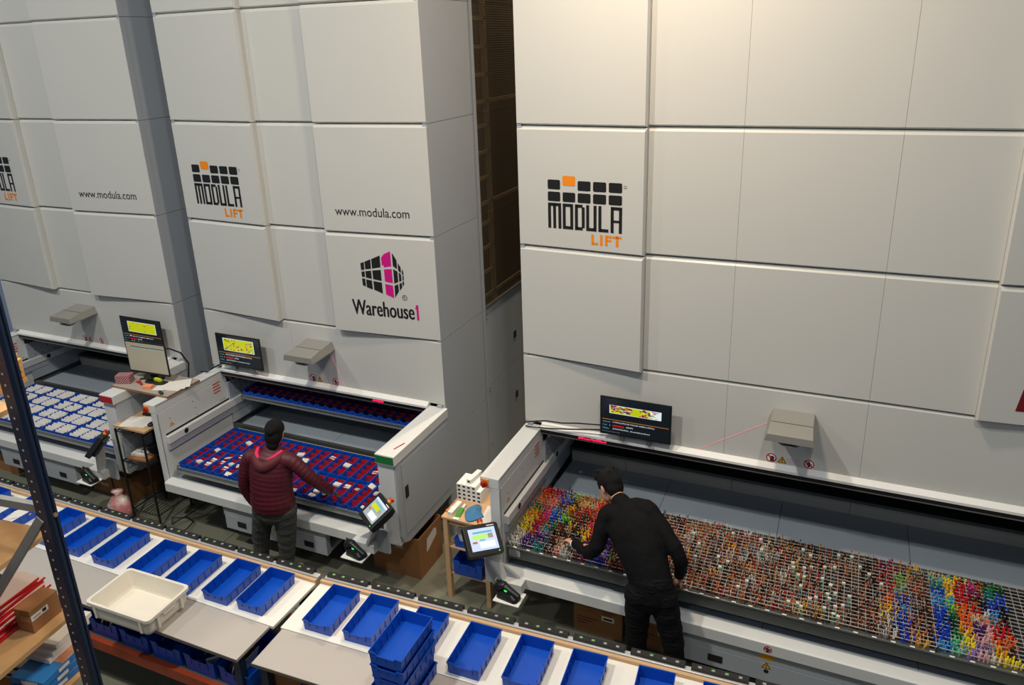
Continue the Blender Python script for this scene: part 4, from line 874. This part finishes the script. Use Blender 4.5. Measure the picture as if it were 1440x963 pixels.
single('monitor_cable', MB().tube([(-1.76, 5.74, 1.62), (-2.0, 5.73, 1.60), (-2.14, 5.72, 1.58), (-2.3, 5.72, 1.575), (-2.45, 5.74, 1.53), (-2.52, 5.76, 1.50)], .007, 6), BLACK, 'upper black cable left of the right lift monitor', 'cable')
single('monitor_cable', MB().tube([(-1.76, 5.73, 1.58), (-2.05, 5.72, 1.535), (-2.2, 5.70, 1.522), (-2.38, 5.70, 1.50), (-2.5, 5.72, 1.485)], .007, 6), BLACK, 'lower black cable left of the right lift monitor', 'cable')
wr = thing('wire_rack', 'narrow black wire shelving unit between the left and middle lifts', 'shelving', (-6.62, 4.75, 0))
W = dict(parent=wr, world=True); RB = mat('rack_black', (34, 32, 30), .4, .4)
for x in (-6.82, -6.43):
    for y in (4.77, 5.2): obj('post', MB().cyl((x, y, 0), (x, y, 1.13), .012, 8), RB, **W)
for z in (.14, .74, 1.10):
    s = MB()
    for y in (4.77, 5.2): s.cyl((-6.82, y, z), (-6.43, y, z), .006, 6)
    for x in (-6.82, -6.43): s.cyl((x, 4.77, z), (x, 5.2, z), .006, 6)
    for i in range(9): s.cyl((-6.80 + i * .044, 4.77, z + .004), (-6.80 + i * .044, 5.2, z + .004), .003, 5)
    obj('wire_shelf', s, RB, **W)
single('shelf_board', MB().box(-6.86, -6.405, 4.78, 5.22, 1.135, 1.155), [WOOD], 'wooden board lying on top of the wire rack', 'board')
for i in range(2): single('paper_sheet', MB().cbox((0, 0, .002), (.30, .22, .004)), PAPER, '%s white sheet on the wooden board of the wire rack' % ('lower', 'upper')[i], 'paper', (-6.66 + .02 * i, 4.92 + .01 * i, 1.1555 + i * .0045), (0, 0, .25 + .15 * i), 'papers on the wire rack')
single('computer_mouse', MB().ball((0, 0, .018), (.035, .055, .018)), BPLASTIC, 'black computer mouse on the wire rack board', 'mouse', (-6.45, 4.93, 1.156), smooth=True)
single('keyboard', MB().prism(rrect(-.17, .17, -.06, .06, .012, 3), 'z', 0, .018), BPLASTIC, 'black keyboard at the back of the wire rack board', 'keyboard', (-6.58, 5.12, 1.156))
single('flattened_carton', MB().cbox((0, 0, .01), (.26, .24, .02)), [CARD], 'flattened carton on the middle shelf of the wire rack', 'carton', (-6.66, 4.93, .7495), (0, 0, .1))
single('white_pad', MB().cbox((0, 0, .011), (.18, .15, .022)), [PAPER], 'white pad lying on the flattened carton', 'pad', (-6.70, 4.94, .770), (0, 0, .2))
tp = thing('tape_gun', 'dark tape dispenser standing on the wire rack', 'tape dispenser', (-6.53, 4.98, .7705))
obj('roll', MB().cyl((-.03, 0, .07), (.03, 0, .07), .065, 18), BPLASTIC, tp); obj('grip', MB().limb([(0, .03, .03), (0, -.06, .05), (0, -.10, .12)], [.02, .018, .015]), BPLASTIC, tp, smooth=True)
single('red_pouch', MB().ball((0, 0, .07), (.09, .07, .07)), [mat('pouch_red', (130, 20, 36), .6, noise=.3)], 'crumpled dark red pouch behind the tape dispenser', 'pouch', (-6.49, 5.13, .7505), smooth=True)
bgm = MB(); random.seed(9); rs = []
for i, (z, r) in enumerate(((0, .08), (.03, .13), (.12, .15), (.20, .14), (.27, .09), (.31, .04), (.36, .07))):
    rs.append([((r + random.uniform(-.018, .018)) * math.cos(2 * PI * k / 14), (r * .8 + random.uniform(-.015, .015)) * math.sin(2 * PI * k / 14), z) for k in range(14)])
def bagmat():
    m = bpy.data.materials.new('pink_bag'); m.use_nodes = True; b = m.node_tree.nodes['Principled BSDF']; nt = m.node_tree
    n = nt.nodes.new('ShaderNodeTexNoise'); n.inputs['Scale'].default_value = 9; r = nt.nodes.new('ShaderNodeValToRGB'); r.color_ramp.elements[0].position = .42; r.color_ramp.elements[0].color = (*lin((196, 120, 122)), 1); r.color_ramp.elements[1].position = .6; r.color_ramp.elements[1].color = (*lin((206, 190, 180)), 1)
    tc = nt.nodes.new('ShaderNodeTexCoord'); nt.links.new(tc.outputs['Object'], n.inputs[0]); nt.links.new(n.outputs['Fac'], r.inputs[0]); nt.links.new(r.outputs[0], b.inputs['Base Color']); b.inputs['Roughness'].default_value = .25; return m
bgm.rings(rs); single('plastic_bag', bgm, bagmat(), 'crumpled pink and white plastic bag at the foot of the wire rack', 'bag', (-6.97, 4.74, .004), smooth=True)
single('computer_tower', MB().box(-.10, .10, -.22, .22, 0, .42), [BPLASTIC], 'black computer tower on the floor behind the wire rack', 'computer', (-6.58, 5.50, 0), (0, 0, .05), bevel=.004)
single('floor_cable', MB().tube([(-6.45, 4.72, .01), (-6.33, 4.62, .012), (-6.16, 4.66, .03), (-6.08, 4.80, .05), (-6.14, 4.95, .03), (-6.3, 5.0, .012), (-6.42, 4.92, .03), (-6.3, 4.8, .05), (-6.2, 4.98, .10), (-6.1, 5.2, .16)], .007, 6), BLACK, 'tangled black cable on the floor beside the wire rack', 'cable')
# ------------------------------------------------------------------ boxes on the floor
ob = thing('cardboard_box', 'open cardboard box with a torn label under the green-labelled arm', 'box', (-3.36, 5.07, 0))
W = dict(parent=ob, world=True)
x0, x1, y0, y1, h, t = -3.89, -3.355, 5.07, 5.50, .45, .006
obj('carton', MB().box(x0, x1, y0, y0 + t, 0, h).box(x0, x1, y1 - t, y1, 0, h).box(x0, x0 + t, y0 + t, y1 - t, 0, h).box(x1 - t, x1, y0 + t, y1 - t, 0, h).box(x0 + t, x1 - t, y0 + t, y1 - t, .001, t), CARD, **W)
obj('flap', MB().add([(x1 - .003, y1, h), (x1 - .36, y1, h), (x1 - .36, y1 + .06, h - .14), (x1 + .02, y1 + .10, h - .13)], [(0, 1, 2, 3)]), CARD, **W)
k = MB(); add_poly(k, lambda u, v: (x1 + .0012, u, v), [(5.20, .23), (5.22, .22), (5.40, .30), (5.40, .37), (5.36, .395), (5.22, .36)]); obj('torn_label', k, PAPER, **W)
k = MB(); add_rect(k, lambda u, v: (u, y0 - .0012, v), -3.62, -3.53, .30, .36); obj('label', k, mat('label_grey', (170, 166, 160), .6), **W)
def closed_box(label, x0, x1, y0, y1, h, print_=True):
    b = thing('cardboard_box', label, 'box', (x0, y0, 0)); W = dict(parent=b, world=True)
    obj('carton', MB().box(x0, x1, y0, y1, 0, h), CARD, bevel=.004, **W)
    if print_:
        f = lambda u, v: (u, y0 - .0012, v); k = MB()
        add_rect(k, f, x1 - .18, x1 - .07, h * .40, h * .52, 0); add_rect(k, lambda u, v: (u, y0 - .0016, v), x1 - .165, x1 - .085, h * .43, h * .48, 1)
        for i in range(3): add_rect(k, f, x0 + .03, x0 + .22 - i * .05, h * (.36 - i * .07), h * (.385 - i * .07), 2)
        for i in range(2): add_rect(k, f, x1 - .17, x1 - .07 - .02 * i, h * (.60 - i * .05), h * (.615 - i * .05), 2)
        for i in range(6): add_rect(k, f, x0 + .06 + i * .024, x0 + .066 + i * .024, h * .62, h * .72, 2)
        for i in range(2): add_rect(k, f, x0 + .05, x0 + .20, h * (.55 + i * .16), h * (.56 + i * .16), 2)
        obj('printing', k, [PAPER, INK, mat('print_brown', (96, 44, 30), .7)], **W)
    return b
closed_box('printed cardboard box under the widest lift, left of the man', -1.79, -1.36, 5.01, 5.5, .42)
closed_box('printed cardboard box behind the man under the widest lift', -1.30, -.88, 5.02, 5.5, .42)
closed_box('plain cardboard box under the left lift behind the rack post', -9.38, -9.0, 4.93, 5.4, .22, False)
closed_box('plain cardboard box on the floor below the left touch console', -7.42, -7.10, 5.02, 5.4, .30, False)
closed_box('printed carton in the shade below the left scanner', -7.80, -7.46, 5.03, 5.4, .26)
for i, (x, y) in enumerate(((-6.33, 4.16), (-5.05, 4.38), (-5.45, 4.72), (-6.85, 4.28), (-3.0, 4.45))):
    single('paper_scrap', MB().cbox((0, 0, .001), (.05, .012, .002)), PAPER, 'small white paper scrap on the floor, %s of five' % ORD[i], 'scrap', (x, y, .0005), (0, 0, 1.0 + i), 'paper scraps on the floor')
# ------------------------------------------------------------------ wooden side table
sd = thing('side_table', 'small wooden table beside the right touch console', 'table', (-2.97, 4.97, 0))
W = dict(parent=sd, world=True)
obj('top', MB().box(-3.02, -2.555, 4.96, 5.46, .845, .868), WOOD, bevel=.003, **W)
for x in (-2.985, -2.585):
    for y in (4.985, 5.40): obj('leg', MB().box(x - .022, x + .022, y - .022, y + .022, 0, .845), WOOD, bevel=.002, **W)
obj('apron', MB().box(-2.96, -2.61, 4.985, 5.0, .79, .845).box(-2.96, -2.61, 5.39, 5.405, .79, .845), WOOD, **W)
for z in (.27, .555): obj('shelf', MB().box(-2.965, -2.605, 4.98, 5.41, z - .015, z), WOOD, **W)
b1 = bin_thing(BIG, 'deep blue bin on the lower shelf of the wooden table', (-2.79, 4.97, .2705), 0, None); b2 = bin_thing(BIN_T, 'blue bin on the upper shelf of the wooden table', (-2.80, 4.985, .5555), 0, None)
single('folded_papers', MB().prism([(-.09, 0), (-.07, .15), (-.04, .16), (.02, .13), (.06, .02), (.05, 0)], 'y', 0, .14), PAPER, 'white bagged papers standing in the upper bin of the wooden table', 'papers', (-2.86, 5.06, .56))
rows = [(5, 0), (5, 1), (5, 2), (4, 3)]
WB = MB().box(-.024, .024, 0, .19, 0, .041).mesh('slim_box', WHITE); FB = MB().box(-.012, .014, -.0012, .0, .012, .03).mesh('end_mark', INK)
n = 0
for cnt, lv in rows:
    for i in range(cnt):
        t = thing('slim_white_box', 'slim white box in the stack on the wooden table, level %s and %s from left' % (('one', 'two', 'three', 'four')[lv], ORD[i]), 'box', (-2.985 + i * .0495, 5.255, .8685 + lv * .0415), (0, 0, 0), 'slim white boxes')
        obj('carton', WB, None, t); obj('end_mark', FB, None, t)
t = thing('slim_white_box', 'slim white box lying on top of the white box stack', 'box', (-2.90, 5.29, .8685 + 4 * .0415), (0, 0, -.12), 'slim white boxes'); obj('carton', WB, None, t); obj('end_mark', FB, None, t)
t = thing('slim_white_box', 'slim white box beside the green tube on the wooden table', 'box', (-2.945, 4.99, .8685), (0, 0, -.03), 'slim white boxes'); obj('carton', WB, None, t)
tb = thing('paint_tube', 'green and white paint tube on the wooden table', 'tube', (-2.875, 4.99, .8685), (0, 0, math.radians(4)))
obj('tube_body', MB().rings([[(-.026, 0, .001), (.026, 0, .001), (.026, 0, .005), (-.026, 0, .005)], [(-.024, .03, .0), (.024, .03, 0), (.024, .03, .018), (-.024, .03, .018)], [(-.02, .12, .0), (.02, .12, 0), (.02, .12, .03), (-.02, .12, .03)]]), mat('tube_green', (70, 140, 50), .4), tb, bevel=.004)
obj('crimp', MB().box(-.027, .027, -.03, .0005, .001, .006), WHITE, tb); obj('cap', MB().tube([(0, .12, .015), (0, .15, .015), (0, .185, .015)], [.018, .012, .014], 12), WHITE, tb)
def cloth():
    m = MB(); n = 12; random.seed(4)
    out = [(.0, -.02), (.05, -.10), (.10, -.11), (.16, -.02), (.19, .02), (.12, .05), (.10, .15), (.04, .17), (-.01, .10), (-.02, .04)]
    c = (.075, .02); vs = [(c[0], c[1], .045)]; fs = []
    K = len(out)
    for s in (.35, .7, 1):
        for i, p in enumerate(out): vs.append((c[0] + (p[0] - c[0]) * s, c[1] + (p[1] - c[1]) * s, .004 + (1 - s) * .045 + (.016 if (i + int(s * 10)) % 2 else 0) * (1.1 - s * .5)))
    for i in range(K):
        j_ = (i + 1) % K; fs.append((0, 1 + i, 1 + j_))
        for r_ in range(2): fs.append((1 + r_ * K + i, 1 + (r_ + 1) * K + i, 1 + (r_ + 1) * K + j_, 1 + r_ * K + j_))
    m.add(vs, fs); return m
co = single('cloth', cloth(), [mat('cloth_blue', (62, 118, 160), .9, noise=.2, nscale=25)], 'crumpled blue cloth on the wooden table', 'cloth', (-2.83, 5.07, .8692), smooth=True)
sm = co.modifiers.new('sub', 'SUBSURF'); sm.levels = 2; sm.render_levels = 2; so = co.modifiers.new('thick', 'SOLIDIFY'); so.thickness = .003
single('list_sheet', MB().cbox((0, 0, .001), (.10, .26, .002)), [PAPER], 'printed list under the cloth at the edge of the wooden table', 'paper', (-2.63, 5.13, .8688), (0, 0, .12))
single('orange_eraser', MB().cbox((0, 0, .008), (.02, .05, .016)), [mat('eraser_orange', (226, 120, 40), .6)], 'small orange piece at the left rim of the wooden table', 'eraser', (-3.0, 5.06, .8688), (0, 0, -.2))
single('pen', MB().tube([(0, 0, .004), (.02, .12, .004), (.022, .132, .004)], [.004, .004, .001], 8), [STRED], 'red pen lying on the green-labelled arm', 'pen', (-3.44, 4.94, 1.4705), (0, 0, -.1))
# ------------------------------------------------------------------ people
def V(*a): return Vector(a)
def grown(name, mb, m, parent, voxel=.008, it=3, label=None):
    o = obj(name, mb, m, parent, world=parent is not None, label=label)
    r = o.modifiers.new('remesh', 'REMESH'); r.mode = 'VOXEL'; r.voxel_size = voxel; r.use_smooth_shade = True
    s = o.modifiers.new('smooth', 'SMOOTH'); s.factor = .5; s.iterations = it
    return o
def puff(mb, pts, rad, side, pitch=.045, amp=.007, c0=1):
    pts = [Vector(p) for p in pts]; rad = [r if isinstance(r, tuple) else (r, r) for r in rad]; P = []; Q = []; acc = 0
    for i in range(len(pts) - 1):
        L = (pts[i + 1] - pts[i]).length; n = max(2, int(L / (pitch / 5)))
        for k in range(n):
            f = k / n; w = abs(math.sin(PI * (acc + L * f) / pitch)) ** .6; P.append(pts[i].lerp(pts[i + 1], f))
            Q.append(tuple(a + (b - a) * f + amp * (w - .6) for a, b in zip(rad[i], rad[i + 1])))
        acc += L
    P.append(pts[-1]); Q.append(rad[-1]); mb.limb(P, Q, side, 20, c0)
def smooth_path(pts, n=4):
    pts = [Vector(p) for p in pts]; out = []
    for i in range(len(pts) - 1):
        p0 = pts[max(i - 1, 0)]; p1 = pts[i]; p2 = pts[i + 1]; p3 = pts[min(i + 2, len(pts) - 1)]
        for k in range(n):
            t = k / n; out.append(.5 * ((2 * p1) + (p2 - p0) * t + (2 * p0 - 5 * p1 + 4 * p2 - p3) * t * t + (3 * p1 - p0 - 3 * p2 + p3) * t ** 3))
    out.append(pts[-1]); return out
def hand(mb, wrist, d, up, thumb, curl=.5, sc=1.0):
    d = Vector(d).normalized(); up = Vector(up); up = (up - d * up.dot(d)).normalized(); lat = d.cross(up).normalized() * thumb
    w = Vector(wrist)
    mb.limb([w - d * .02, w + d * .03 * sc, w + d * .075 * sc], [(.026 * sc, .017 * sc), (.036 * sc, .015 * sc), (.037 * sc, .012 * sc)], side=lat)
    for i, ln in enumerate((.066, .076, .071, .056)):
        b = w + d * (.074 - .004 * abs(i - 1.3)) * sc + lat * (.028 - i * .0187) * sc
        e1 = b + (d * math.cos(curl * .6) - up * math.sin(curl * .6)) * ln * .48 * sc; e2 = e1 + (d * math.cos(curl * 1.5) - up * math.sin(curl * 1.5)) * ln * .52 * sc
        mb.limb([b, e1, e2], [.0088 * sc, .0082 * sc, .0066 * sc], n=8)
    b = w + d * .022 * sc + lat * .03 * sc; e1 = b + (lat * .8 + d * .55 - up * .25).normalized() * .035 * sc; e2 = e1 + (d * .9 + lat * .25 - up * .3).normalized() * .032 * sc
    mb.limb([b, e1, e2], [.013 * sc, .0105 * sc, .008 * sc], n=8)
def head_shapes(mb, M):
    h = MB(); h.ball((0, -.012, .03), (.074, .094, .088), 20, 14); h.ball((0, .028, -.04), (.056, .060, .072), 18, 12); h.ball((0, .055, -.088), (.03, .026, .024), 12, 9)
    h.limb([(0, .088, .012), (0, .104, -.016), (0, .110, -.028)], [.009, .012, .014], n=8); h.ball((0, .083, -.058), (.024, .010, .008), 10, 7); h.ball((0, .074, .022), (.052, .016, .012), 12, 8)
    for s in (-1, 1): h.limb([(s * .071, -.008, -.03), (s * .079, -.014, 0), (s * .078, -.018, .02)], [(.010, .012), (.009, .017), (.009, .013)], side=(1, 0, 0), n=10)
    h.xf(M); mb.add(h.v, h.f)
def placed(mb, M): mb.xf(M); return mb
def rotm(c, yaw, pitch, roll=0): return Matrix.Translation(c) @ Euler((math.radians(pitch), math.radians(roll), math.radians(yaw)), 'XYZ').to_matrix().to_4x4()
SKIN = mat('skin', (206, 152, 126), .5, noise=.06, nscale=20)
HAIR = mat('hair_black', (15, 12, 11), .55, noise=.4, nscale=60, bump=.6, bscale=60, stretch=(4, 4, 1), spec=.25, bdist=.02)
EYE = mat('eye', (30, 24, 22), .2)
def eyes(M, root):
    for s in (-1, 1):
        e = MB(); e.ball((s * .030, .079, .004), (.011, .008, .009), 10, 7); obj('eye', placed(e, M), EYE, root, smooth=True, world=True)

# woman in the quilted jacket -------------------------------------------------
s = V(.96, .20, 0).normalized()
A = dict(aL=V(-4.885, 4.615, .085), aR=V(-4.59, 4.63, .085), kL=V(-4.825, 4.60, .44), kR=V(-4.525, 4.615, .45), hL=V(-4.685, 4.56, .82), hR=V(-4.475, 4.60, .82), pel=V(-4.58, 4.575, .88), wa=V(-4.585, 4.58, 1.02), ch=V(-4.575, 4.605, 1.19), sh=V(-4.57, 4.62, 1.32), nk=V(-4.563, 4.645, 1.40), sL=V(-4.785, 4.57, 1.30), eL=V(-4.865, 4.545, 1.03), wL=V(-4.845, 4.60, .81), sR=V(-4.365, 4.655, 1.315), eR=V(-4.215, 4.72, 1.13), wR=V(-4.15, 4.85, .945))
HM = rotm(V(-4.55, 4.705, 1.553), 12, -14)
b = MB()
for h_, k_, a_ in (('hL', 'kL', 'aL'), ('hR', 'kR', 'aR')):
    b.limb([A[h_], A[h_].lerp(A[k_], .5), A[k_], A[k_].lerp(A[a_], .4), A[a_]], [.078, .068, .05, .05, .034])
    b.limb([A[a_] + V(0, -.03, -.045), A[a_] + V(.0, .06, -.05), A[a_] + V(.01, .14, -.06)], [(.03, .03), (.034, .026), (.03, .02)], side=(1, 0, 0))
b.limb([A['pel'] - V(0, 0, .03), A['wa'], A['ch'], A['sh']], [(.15, .095), (.13, .085), (.15, .095), (.13, .07)], side=s)
b.limb([A['sh'], A['nk'], A['nk'] + V(.004, .025, .06)], [.055, .050, .05])
for a, e, w_ in (('sL', 'eL', 'wL'), ('sR', 'eR', 'wR')):
    b.limb([A['sh'].lerp(A[a], .4), A[a], A[e], A[w_]], [.05, .05, .04, .026])
head_shapes(b, HM)
hand(b, A['wR'], (.28, .62, -.62), (.1, .6, .8), -1, .45); hand(b, A['wL'], (.05, .5, -.85), (-1, 0, 0), -1, .6)
wom = grown('person', b, SKIN, None, .007)
tag(wom, 'woman seen from behind in a maroon quilted jacket reaching into the bins', 'person')
eyes(HM, wom)
j = MB()
puff(j, [A['pel'] - V(0, 0, .05), A['pel'] + V(0, 0, .03), A['wa'], A['ch'], A['sh'], A['nk'] - V(0, 0, .02)], [(.205, .150), (.215, .158), (.20, .15), (.205, .15), (.20, .13), (.10, .085)], s, c0=.12)
for a, e, w_ in (('sL', 'eL', 'wL'), ('sR', 'eR', 'wR')):
    pth = smooth_path([A['sh'].lerp(A[a], .45), A[a], A[e], A[w_]], 5); n_ = len(pth) - 1
    puff(j, pth, [.090 - .010 * min(1, i / 6) - .032 * i / n_ for i in range(n_ + 1)], None, .040, .006)
MAROON = mat('jacket_maroon', (80, 18, 29), .55, noise=.1, nscale=30, bump=.15, bscale=120)
grown('quilted_jacket', j, MAROON, wom, .009, 2, label='maroon quilted jacket with horizontal seams')
hd = MB(); hd.limb(smooth_path([V(-4.70, 4.61, 1.385), V(-4.66, 4.535, 1.345), V(-4.565, 4.50, 1.30), V(-4.47, 4.555, 1.345), V(-4.43, 4.645, 1.39)], 4), [.034 + .022 * math.sin(PI * i / 16) for i in range(17)])
grown('hood', hd, mat('hood_maroon', (86, 26, 28), .7, noise=.15), wom, .008)
ln = MB(); ln.limb(smooth_path([V(-4.685, 4.60, 1.412), V(-4.655, 4.54, 1.39), V(-4.60, 4.52, 1.36)], 4), [.020] * 9); ln.limb(smooth_path([V(-4.54, 4.53, 1.355), V(-4.475, 4.555, 1.39), V(-4.435, 4.62, 1.42)], 4), [.019] * 9)
grown('hood_lining', ln, mat('lining_pink', (222, 34, 90), .7), wom, .007, label='bright pink hood lining')
tr_ = MB()
for h_, k_, a_ in (('hL', 'kL', 'aL'), ('hR', 'kR', 'aR')):
    pts = smooth_path([A[h_], A[h_].lerp(A[k_], .5), A[k_], A[k_].lerp(A[a_], .5), A[a_] + V(0, 0, .02)], 5); n_ = len(pts) - 1
    tr_.limb(pts, [.112 - .052 * (i / n_) + .004 * math.sin(i * 2.4) for i in range(n_ + 1)])
tr_.limb([A['pel'] - V(0, 0, .10), A['pel'] - V(0, 0, .02), A['pel'] + V(0, 0, .06)], [(.19, .13), (.20, .135), (.18, .12)], side=s)
grown('trousers', tr_, mat('jeans_grey', (66, 68, 66), .8, noise=.3, nscale=14, bump=.5, bscale=22, stretch=(1, 1, 3), bdist=.02), wom, .009, 2, label='dark grey jeans')
for a_ in ('aL', 'aR'):
    f = MB(); q = A[a_]; f.limb([q + V(-.005, -.045, -.04), q + V(.01, .06, -.043), q + V(.03, .16, -.052)], [(.042, .04), (.046, .038), (.04, .028)], side=(1, 0, 0)); f.limb([q + V(0, -.02, -.02), q + V(0, -.01, .03)], [.045, .042])
    grown('shoe', f, mat('shoe_tan', (150, 128, 108), .7, noise=.2), wom, .008)
hr = MB(); hr.ball((0, -.022, .036), (.086, .100, .092), 20, 14); hr.ball((0, -.055, -.03), (.080, .062, .085), 18, 12); hr.ball((0, -.06, -.10), (.060, .045, .06), 14, 10); hr.ball((0, -.105, .03), (.042, .034, .040), 12, 9); hr.limb([(-.075, -.01, .02), (-.07, -.03, -.05)], [.02, .02]); hr.limb([(.074, -.03, .03), (.066, -.05, -.05)], [.018, .018])
grown('hair', placed(hr, HM), HAIR, wom, .007, label='black hair gathered in a low bun')
gl = MB(); hand(gl, A['wR'], (.28, .62, -.62), (.1, .6, .8), -1, .45, 1.1); grown('glove', gl, mat('glove_grey', (84, 80, 78), .8), wom, .005, 1, label='grey work glove')

# man in black leaning over the wire tray -------------------------------------
s = V(.93, -.0, .22).normalized()
B = dict(aL=V(-1.115, 4.585, .085), aR=V(-.815, 4.60, .085), kL=V(-1.135, 4.60, .50), kR=V(-.855, 4.61, .51), hL=V(-1.125, 4.60, .90), hR=V(-.945, 4.62, .92), pel=V(-1.035, 4.625, .97), wa=V(-1.085, 4.67, 1.09), ch=V(-1.19, 4.78, 1.27), sh=V(-1.275, 4.865, 1.385), nk=V(-1.36, 4.935, 1.42), sL=V(-1.455, 4.86, 1.325), eL=V(-1.53, 4.755, 1.055), wL=V(-1.735, 4.905, .965), sR=V(-1.125, 4.865, 1.445), eR=V(-.865, 4.735, 1.21), wR=V(-.875, 4.85, .95))
HM = rotm(V(-1.497, 5.05, 1.465), 56, -30, 8) @ Matrix.Scale(1.06, 4)
b = MB()
for h_, k_, a_ in (('hL', 'kL', 'aL'), ('hR', 'kR', 'aR')):
    b.limb([B[h_], B[h_].lerp(B[k_], .5), B[k_], B[k_].lerp(B[a_], .4), B[a_]], [.080, .072, .052, .052, .035])
    b.limb([B[a_] + V(0, -.03, -.045), B[a_] + V(.0, .06, -.05), B[a_] + V(.0, .12, -.06)], [(.032, .03), (.034, .028), (.03, .02)], side=(1, 0, 0))
b.limb([B['pel'] - V(0, 0, .03), B['wa'], B['ch'], B['sh']], [(.145, .095), (.135, .09), (.165, .1), (.14, .075)], side=s)
b.limb([B['sh'], B['nk'], B['nk'] + V(-.05, .05, .015)], [.06, .056, .055])
for a, e, w_ in (('sL', 'eL', 'wL'), ('sR', 'eR', 'wR')): b.limb([B['sh'].lerp(B[a], .4), B[a], B[e], B[w_]], [.055, .055, .042, .028])
head_shapes(b, HM)
hand(b, B['wL'], (-.82, .50, -.12), (.1, .25, .95), 1, .75, 1.12); hand(b, B['wR'], (.03, .55, -.8), (.8, .2, .4), 1, .9, 1.1)
man = grown('person', b, SKIN, None, .007)
tag(man, 'man in black clothes leaning over the crayon tray', 'person')
eyes(HM, man)
BLK = mat('knit_black', (12, 12, 13), .85, noise=.2, nscale=10, bump=.6, bscale=9, bdist=.03, spec=.2)
j = MB(); j.limb(smooth_path([B['pel'] - V(-.005, .01, .09), B['pel'], B['wa'], B['ch'], B['sh'], B['nk'] - V(-.03, .03, .01)], 4), [(.178, .125), (.178, .125), (.176, .124), (.174, .123), (.172, .122), (.170, .122), (.168, .122), (.168, .124), (.172, .128), (.18, .132), (.19, .136), (.2, .138), (.21, .138), (.215, .136), (.22, .128), (.205, .118), (.19, .105), (.16, .095), (.13, .088), (.10, .082), (.078, .075)], side=s, n=20, c0=.12)
for a, e, w_ in (('sL', 'eL', 'wL'), ('sR', 'eR', 'wR')):
    pth = smooth_path([B['sh'].lerp(B[a], .5), B[a], B[e], B[w_].lerp(B[e], .04)], 5); n_ = len(pth) - 1
    j.limb(pth, [.094 - .054 * (i / n_) + .003 * math.sin(i * 3) for i in range(n_ + 1)])
grown('sweater', j, BLK, man, .009, 4, label='black zip-neck sweater')
co_ = MB(); d_ = (B['nk'] - B['sh']).normalized(); t0 = B['nk'] + V(.012, -.012, -.01); co_.limb([t0 - d_ * .02, t0 + d_ * .035], [(.082, .076), (.076, .072)], side=s, n=18)
grown('collar', co_, BLK, man, .007, 2)
tr_ = MB()
for h_, k_, a_ in (('hL', 'kL', 'aL'), ('hR', 'kR', 'aR')):
    pts = smooth_path([B[h_], B[h_].lerp(B[k_], .5), B[k_], B[k_].lerp(B[a_], .5), B[a_] + V(0, 0, .0)], 5); n_ = len(pts) - 1
    tr_.limb(pts, [.110 - .050 * (i / n_) + .004 * math.sin(i * 2.1) for i in range(n_ + 1)])
tr_.limb([B['pel'] - V(0, 0, .10), B['pel'] - V(0, 0, .02), B['pel'] + V(0, 0, .05)], [(.172, .125), (.175, .128), (.165, .118)], side=(1, 0, 0))
grown('trousers', tr_, mat('trousers_black', (13, 13, 15), .85, spec=.2, noise=.25, nscale=12, bump=.6, bscale=16, stretch=(1, 1, 3), bdist=.03), man, .009, 3, label='black trousers')
for a_ in ('aL', 'aR'):
    f = MB(); q = B[a_]; f.limb([q + V(-.0, -.05, -.038), q + V(0, .06, -.043), q + V(.0, .17, -.052)], [(.044, .042), (.048, .038), (.042, .028)], side=(1, 0, 0)); f.limb([q + V(0, -.02, -.02), q + V(0, -.01, .03)], [.046, .044])
    grown('shoe', f, mat('shoe_black', (24, 24, 24), .6), man, .008)
hr = MB(); hr.ball((0, -.018, .045), (.086, .108, .096), 20, 14); hr.ball((0, -.068, -.004), (.076, .052, .078), 18, 12); hr.ball((0, .052, .090), (.066, .05, .042), 14, 9); hr.ball((.01, .092, .092), (.05, .03, .026), 12, 8); hr.ball((-.02, .105, .075), (.022, .018, .02), 10, 7); hr.ball((.03, .10, .11), (.024, .02, .018), 10, 7); hr.ball((-.03, .04, .128), (.03, .03, .016), 10, 7); hr.ball((.03, -.03, .136), (.032, .03, .014), 10, 7); hr.ball((-.02, -.07, .11), (.03, .03, .022), 10, 7); hr.limb([(-.070, .0, .035), (-.072, .012, .0)], [.016, .010]); hr.limb([(.070, .0, .035), (.072, .012, .0)], [.016, .010])
grown('hair', placed(hr, HM), HAIR, man, .007, label='short black hair')
wt = MB(); dw = (B['wL'] - B['eL']).normalized(); c = B['wL'] + dw * .012
sd_ = dw.cross(V(0, 0, 1)).normalized(); up_ = sd_.cross(dw)
wt.tube([c + (sd_ * math.cos(2 * PI * i / 20) * .035 + up_ * math.sin(2 * PI * i / 20) * .030) for i in range(21)], .008, 6)
wo = obj('watch_strap', wt, WHITE, man, smooth=True, world=True, label='white wrist strap of a smart watch')
wf = MB(); cc = c + up_ * .036; wf.rings([[cc + sd_ * a * .018 + dw * b_ * .018 + up_ * z_ for a, b_ in ((-1, -1), (1, -1), (1, 1), (-1, 1))] for z_ in (-.006, .006)])
obj('watch_face', wf, BLACK, wo, world=True)
